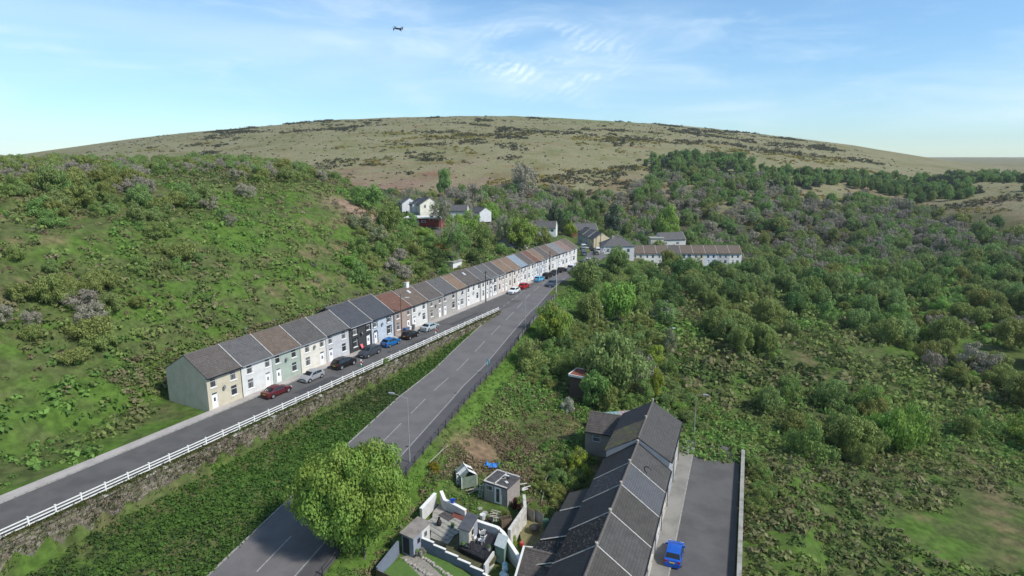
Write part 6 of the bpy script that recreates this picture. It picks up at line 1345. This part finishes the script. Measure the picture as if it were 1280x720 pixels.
# bright verge grass along the footway and below the wall
P = scatter(36000, -40, 34, 30, 205, lambda x, y: (mdist(x, y) > .15) & (mdist(x, y) < 4.2 - rough(x, y, 9)))
clumps('verge_grass', 'bright green grass verge along the outer side of the footway', 'grass', P, RS.uniform(.2, .45, len(P)), 9, .2, [(.1, .2, .03), (.12, .23, .035), (.08, .16, .026)], 1, 1.1)
y = RS.uniform(22, 134, 15000); x = np.interp(y, LE[:, 1], LE[:, 0]) - .3 - RS.rand(15000) ** 1.3 * 16; k = un(x, y) > 9.65; x, y = x[k], y[k]; P = np.stack([x, y, terr(x, y) - .05], 1)
clumps('wall_foot_grass', 'rough grass and weeds growing at the foot of the rubble wall', 'grass', P, RS.uniform(.25, .6, len(P)), 8, .3, [(.07, .15, .03), (.095, .18, .035), (.06, .11, .03), (.1, .13, .045)], 2, 1.0)
ss_ = RS.uniform(-98, 26, 3400); pp = np.array([SN(s, RS.uniform(8.75, 9.45), SZ + RS.uniform(-.05, .25)) for s in ss_])
clumps('wall_top_growth', 'grass, moss and ivy spilling over the top of the rubble wall under the white fence', 'grass', pp, RS.uniform(.12, .38, len(pp)), 9, .17, [(.09, .11, .025), (.07, .095, .02), (.12, .11, .04), (.05, .07, .018)], 3, .8)
ss_ = RS.uniform(-98, 25, 2000); pp = np.array([SN(s, 9.52, RS.uniform(.2, 2.9)) for s in ss_ if rough(s, 0, 15) > -.15 or RS.rand() < .3])
clumps('wall_ivy', 'dry twigs and ivy patches clinging to the face of the rubble wall', 'ivy', pp, RS.uniform(.12, .4, len(pp)), 10, .16, [(.1, .085, .05), (.06, .075, .022), (.13, .1, .065), (.05, .08, .02)], 4, 1.2)
# bramble bank between the road and the lower houses
P = scatter(21000, -14, 52, 64, 232, lambda x, y: (mdist(x, y) > np.where(y > 140, .9, 3)) & (x < 36 + np.maximum(y - 165, 0)) & (vnoise(x, y, 7) + .35 * vnoise(x, y, 2.5) > .5) & (np.hypot((x + 4.5) / 4.2, (y - 78.5) / 4.2) > 1))
clumps('bramble_scrub', 'green bramble thicket covering the bank below the main road', 'scrub', P, RS.uniform(.35, 1.15, len(P)), 20, .43, G1, 5, .85)
P = scatter(11000, -16, 36, 62, 165, lambda x, y: (mdist(x, y) > 3) & (vnoise(x, y, 7) + .35 * vnoise(x, y, 2.5) < .78) & (np.hypot((x + 4.5) / 3.2, (y - 78.5) / 3) > 1))
clumps('dry_scrub', 'dry brown and olive stalks among the brambles on the bank', 'scrub', P, RS.uniform(.25, .75, len(P)), 17, .31, DRY + OLV, 6, .75)
P = scatter(5000, -34, -6, 30, 78, lambda x, y: (mdist(x, y) > 1.5))
clumps('dry_scrub', 'mixed olive scrub between the road and the garden walls', 'scrub', P, RS.uniform(.3, .95, len(P)), 24, .24, OLV + DRY, 7, .8)
P = scatter(2600, -13, 4, 68, 92, lambda x, y: (mdist(x, y) > 3.5) & (np.hypot((x + 4.5) / 2.6, (y - 78.5) / 2.6) > 1) & (np.hypot((x + 4) / 8, (y - 77) / 9) < 1))
clumps('bracken_patch', 'dry brown bracken and dead stalks around the bare earth above the gardens', 'bracken', P, RS.uniform(.25, .7, len(P)), 20, .24, [(.25, .18, .11), (.2, .15, .09), (.3, .23, .15), (.17, .14, .07)], 32, .9)
ss_ = RS.uniform(-45, 96, 2400); nn_ = RS.uniform(-16.5, -10.6, 2400) ; pp = np.array([SN(a, b) for a, b in zip(ss_, nn_)]); pp[:, 2] = terr(pp[:, 0], pp[:, 1]) - .05
clumps('back_lane_scrub', 'ivy, bramble and grey twigs growing close behind the roofs of the row', 'scrub', pp, RS.uniform(.4, 1.1, len(pp)), 18, .42, G1 + OLV + DRY, 33, .9)
# weeds of the overgrown garden
g0 = np.array([at(u, v, -2.9) for u, v in zip(RS.uniform(556, 655, 900), RS.uniform(596, 662, 900))]); kk = [(rough(p[0] * 3, p[1] * 3, 6) > -.3) and not (-3.9 < p[0] < .4 and 63 < p[1] < 69.5) and not (-6.8 < p[0] < -2.6 and 54 < p[1] < 63.4) and not (p[0] < -5.2 - (p[1] - 65.5) * .62 and p[1] < 67) for p in g0]
g0 = g0[kk]; g0[:, 2] = terr(g0[:, 0], g0[:, 1])
clumps('garden_weeds', 'long grass and weeds in the overgrown garden around the outhouse', 'weeds', g0, RS.uniform(.15, .5, len(g0)), 12, .2, G1 + [(.12, .12, .05), (.1, .15, .03)], 8, .9)
# the slope behind the row
P = scatter(13000, -140, 60, 45, 235, lambda x, y: ((un(x, y) < -11.2) | ((un(x, y) < -.7) & (x < -49))) & (vnoise(x, y, 11) > .3))
clumps('hillside_scrub', 'mixed green scrub, bramble and ivy covering the slope behind the row', 'scrub', P, RS.uniform(.5, 1.8, len(P)), 17, .66, G1 + OLV, 9, .75)
P = scatter(5200, -140, 60, 60, 235, lambda x, y: (un(x, y) < -11.2) & (vnoise(x, y, 11) < .46))
clumps('hillside_scrub', 'grey-brown bare twigs and dry bracken scattered over the slope behind the row', 'scrub', P, RS.uniform(.5, 1.4, len(P)), 20, .5, DRY + [(.12, .12, .08), (.13, .125, .1)], 10, .8)
# valley side to the right and beyond
P = scatter(9000, 10, 170, 104, 250, lambda x, y: (mdist(x, y) > 12) & (vnoise(x, y, 26) + .4 * vnoise(x, y, 8) > .42))
clumps('valley_scrub', 'dense green scrub and small trees filling the valley side', 'scrub', P, RS.uniform(.7, 2.3, len(P)), 15, .98, G1 + OLV + [(.05, .08, .024)], 12, .9)
P = scatter(7500, 16, 112, 22, 108, lambda x, y: (mdist(x, y) > 12) & (vnoise(x, y, 22) + .4 * vnoise(x, y, 7) > .42))
clumps('valley_scrub', 'bramble and young scrub on the near valley floor beyond the lower street', 'scrub', P, RS.uniform(.4, 1.3, len(P)), 17, .55, G1 + OLV + DRY[3:4], 34, .85)
# far woodland at the foot of the hill, then gorse and heather on the open hill
def wood(name, lab, n_, x0, x1, y0, y1, f, r, fms, seed, tall=1.7):
    """a wood that reads as one mass: a point cloud with leafy crowns set on it by geometry nodes"""
    P = scatter(n_, x0, x1, y0, y1, f); n_ = len(P); rs = np.random.RandomState(seed); rr = rs.uniform(*r, n_)
    me = bpy.data.meshes.new(name); me.vertices.add(n_); me.vertices.foreach_set('co', P.astype(np.float32).ravel())
    kd = np.clip(((vnoise(P[:, 0] + seed * 31, P[:, 1], 38) * 1.5 - .25) * .55 + rs.rand(n_) * .45) * len(fms), 0, len(fms) - 1).astype(np.int32)
    a = me.attributes.new('kind_id', 'INT', 'POINT'); a.data.foreach_set('value', kd)
    sc = np.stack([rr * rs.uniform(.85, 1.2, n_), rr * rs.uniform(.85, 1.2, n_), rr * tall * rs.uniform(.8, 1.3, n_)], 1); a = me.attributes.new('crown_scale', 'FLOAT_VECTOR', 'POINT'); a.data.foreach_set('vector', sc.astype(np.float32).ravel())
    ro_ = np.stack([rs.uniform(-.1, .1, n_), rs.uniform(-.1, .1, n_), rs.uniform(0, 6.28, n_)], 1); a = me.attributes.new('crown_turn', 'FLOAT_VECTOR', 'POINT'); a.data.foreach_set('vector', ro_.astype(np.float32).ravel()); me.update()
    o = tag(ob(name, me), lab, 'woodland', None, 'stuff'); g = bpy.data.node_groups.new(name + '_nodes', 'GeometryNodeTree'); g.is_modifier = True
    g.interface.new_socket('Geometry', in_out='INPUT', socket_type='NodeSocketGeometry'); g.interface.new_socket('Geometry', in_out='OUTPUT', socket_type='NodeSocketGeometry')
    N, L = g.nodes, g.links; gi, go, jn = N.new('NodeGroupInput'), N.new('NodeGroupOutput'), N.new('GeometryNodeJoinGeometry')
    def attr(nm, ty): q = N.new('GeometryNodeInputNamedAttribute'); q.data_type = ty; q.inputs['Name'].default_value = nm; return q.outputs[0]
    ki, sc_, tu = attr('kind_id', 'INT'), attr('crown_scale', 'FLOAT_VECTOR'), attr('crown_turn', 'FLOAT_VECTOR')
    for k_, (ck, fm) in enumerate(fms):
        keys = sorted((k2 for k2 in CACHE if k2[0] == 'crown' and k2[2] == fm), key=lambda k2: (k2[1].split('#')[0] != ck.split('#')[0], k2[1])); src = next(q for q in scene.objects if q.type == 'MESH' and q.data == CACHE[keys[0]]); oi = N.new('GeometryNodeObjectInfo'); oi.inputs['Object'].default_value = src; oi.inputs['As Instance'].default_value = True
        cp = N.new('FunctionNodeCompare'); cp.data_type = 'INT'; cp.operation = 'EQUAL'; L.new(ki, cp.inputs[2]); cp.inputs[3].default_value = k_
        ip = N.new('GeometryNodeInstanceOnPoints'); L.new(gi.outputs[0], ip.inputs['Points']); L.new(cp.outputs[0], ip.inputs['Selection']); L.new(oi.outputs['Geometry'], ip.inputs['Instance'])
        er = N.new('FunctionNodeEulerToRotation'); L.new(tu, er.inputs[0]); L.new(er.outputs[0], ip.inputs['Rotation']); L.new(sc_, ip.inputs['Scale']); L.new(ip.outputs[0], jn.inputs[0])
    L.new(jn.outputs[0], go.inputs[0]); md = o.modifiers.new('crowns', 'NODES'); md.node_group = g; return o
WD = [(0.152, 0.179, 0.080), (0.179, 0.206, 0.108), (0.250, 0.233, 0.161), (0.268, 0.250, 0.187), (0.116, 0.152, 0.064), (0.134, 0.206, 0.072), (0.215, 0.250, 0.108)]
wood('bank_bushes', 'tall tangled bushes and ivy mounds rising out of the brambles on the bank', 1500, -12, 34, 64, 160, lambda x, y: (mdist(x, y) > 5) & (vnoise(x + 40, y, 9) > .44) & (np.hypot((x + 4.5) / 7, (y - 78.5) / 6) > 1), (.7, 1.7), [('shrubfine#1', 'mid'), ('shrubfine#2', 'olive'), ('round#0', 'soft'), ('shrubfine#5', 'fresh'), ('shrubfine#21', 'mid')], 40, 1.3)
wood('far_woodland', 'grey-brown and green woodland belt at the foot of the far hill', 2300, -230, 260, 250, 470, lambda x, y: (hillz(x, y) < -2 + vnoise(x, y, 55) * 23 + np.clip(x, -60, 60) * .07) & (terr(x, y) < 15.5 + (x > -10) * 40) & ~((np.abs(x - 30) < 14) & (y < 300)), (2.6, 4.8), [('loose#10', 'twig'), ('round#5', 'mid'), ('loose#3', 'soft'), ('loose#10', 'twig'), ('round#0', 'soft'), ('loose#10', 'twig'), ('round#4', 'olive'), ('sparse#4', 'grey'), ('round#7', 'dark')], 21)
wood('hill_plantation', 'dark green plantation on the right flank of the far hill', 2600, 105, 430, 370, 640, lambda x, y: (vnoise(x, y, 50) * 34 - 17 + np.clip((x - 125) * .16, -20, 9) - np.abs(y - 492) * .38 + 11 > 0), (2.2, 4.0), [('round#7', 'dark'), ('round#5', 'mid'), ('column#4', 'mid'), ('cone#1', 'conifer'), ('round#0', 'soft')], 22, 1.9)
wood('valley_woodland', 'wooded valley floor and far bank beyond the scrub on the right', 2200, 38, 360, 30, 265, lambda x, y: ((x > 95 - (y - 90) * .15) | ((vnoise(x, y, 24) > .47) & (x > 42 + np.abs(y - 70) * .1))) & ~((np.abs(x - 66) < 30) & (y > 235)), (1.5, 4.0), [('round#5', 'mid'), ('round#7', 'dark'), ('round#0', 'soft'), ('shrubfine#21', 'mid'), ('round#4', 'olive'), ('round#1', 'fresh'), ('loose#10', 'twig')], 23)
wood('slope_woodland', 'bushes and small trees spread over the left slope', 4200, -330, -60, 60, 262, lambda x, y: (un(x, y) < -17) & (x < -38 - (y - 60) * .10) & (vnoise(x, y, 26) + .35 * vnoise(x, y, 9) > .5), (1.0, 2.9), [('round#5', 'mid'), ('shrubfine#31', 'mid'), ('round#0', 'soft'), ('round#4', 'olive'), ('loose#10', 'twig'), ('shrubfine#21', 'mid')], 24, 1.4)
GOR = [(.075, .075, .04), (.085, .08, .045), (.065, .07, .042), (.1, .1, .045), (.085, .088, .055)]
def patch(x, y, sc=1.0): return vnoise(x * .6, y, 21) + vnoise(x * .8 + 300, y * 1.2, 11) * .45 + vnoise(x * .7, y - 77, 90) * .3
_qx = RS.uniform(-500, 400, 20000); _qy = RS.uniform(320, 800, 20000); _pq = patch(_qx, _qy); Q1, Q2 = np.quantile(_pq, .765), np.quantile(patch(_qx + 40, _qy + 15), .83)
P = scatter(26000, -380, 360, 305, 880, lambda x, y: (patch(x, y) > Q1 + sst(y, 560, 900) * .12) & ~((x > 125) & (y > 420) & (y < 600)))
clumps('gorse_scrub', 'dark gorse and heather patches scattered over the far hill', 'gorse', P, RS.uniform(1.3, 3.4, len(P)), 13, 1.55, GOR, 25, .62, jitter=.2)
P = scatter(2600, -460, 400, 325, 850, lambda x, y: patch(x, y) < Q1)
clumps('hill_bushes', 'small single bushes dotted over the pasture of the far hill', 'bushes', P, RS.uniform(.6, 1.8, len(P)), 14, .95, GOR[:3], 26, .6)
P = scatter(15000, -380, 360, 310, 640, lambda x, y: (patch(x + 40, y + 15) > Q2))
clumps('gorse_flowers', 'yellow flowering gorse between the dark patches on the far hill', 'gorse', P, RS.uniform(1.1, 2.8, len(P)), 15, 1.25, [(.27, .22, .03), (.21, .175, .035), (.16, .145, .045)], 27, .55)

# thin spring haze between the village and the far hill
hz, t = newmat('haze_air'); pv = t.n('ShaderNodeVolumePrincipled'); pv.inputs['Color'].default_value = (.86, .91, .97, 1); pv.inputs['Density'].default_value = .0001; pv.inputs['Anisotropy'].default_value = .3
t.l(pv.outputs[0], t.n('ShaderNodeOutputMaterial').inputs['Volume'])
tag(MB().box(-2700, 2700, -1000, 3100, -40, 115).build('haze', hz), 'faint pale haze lying over the valley and the far hill', 'haze', None, 'stuff')
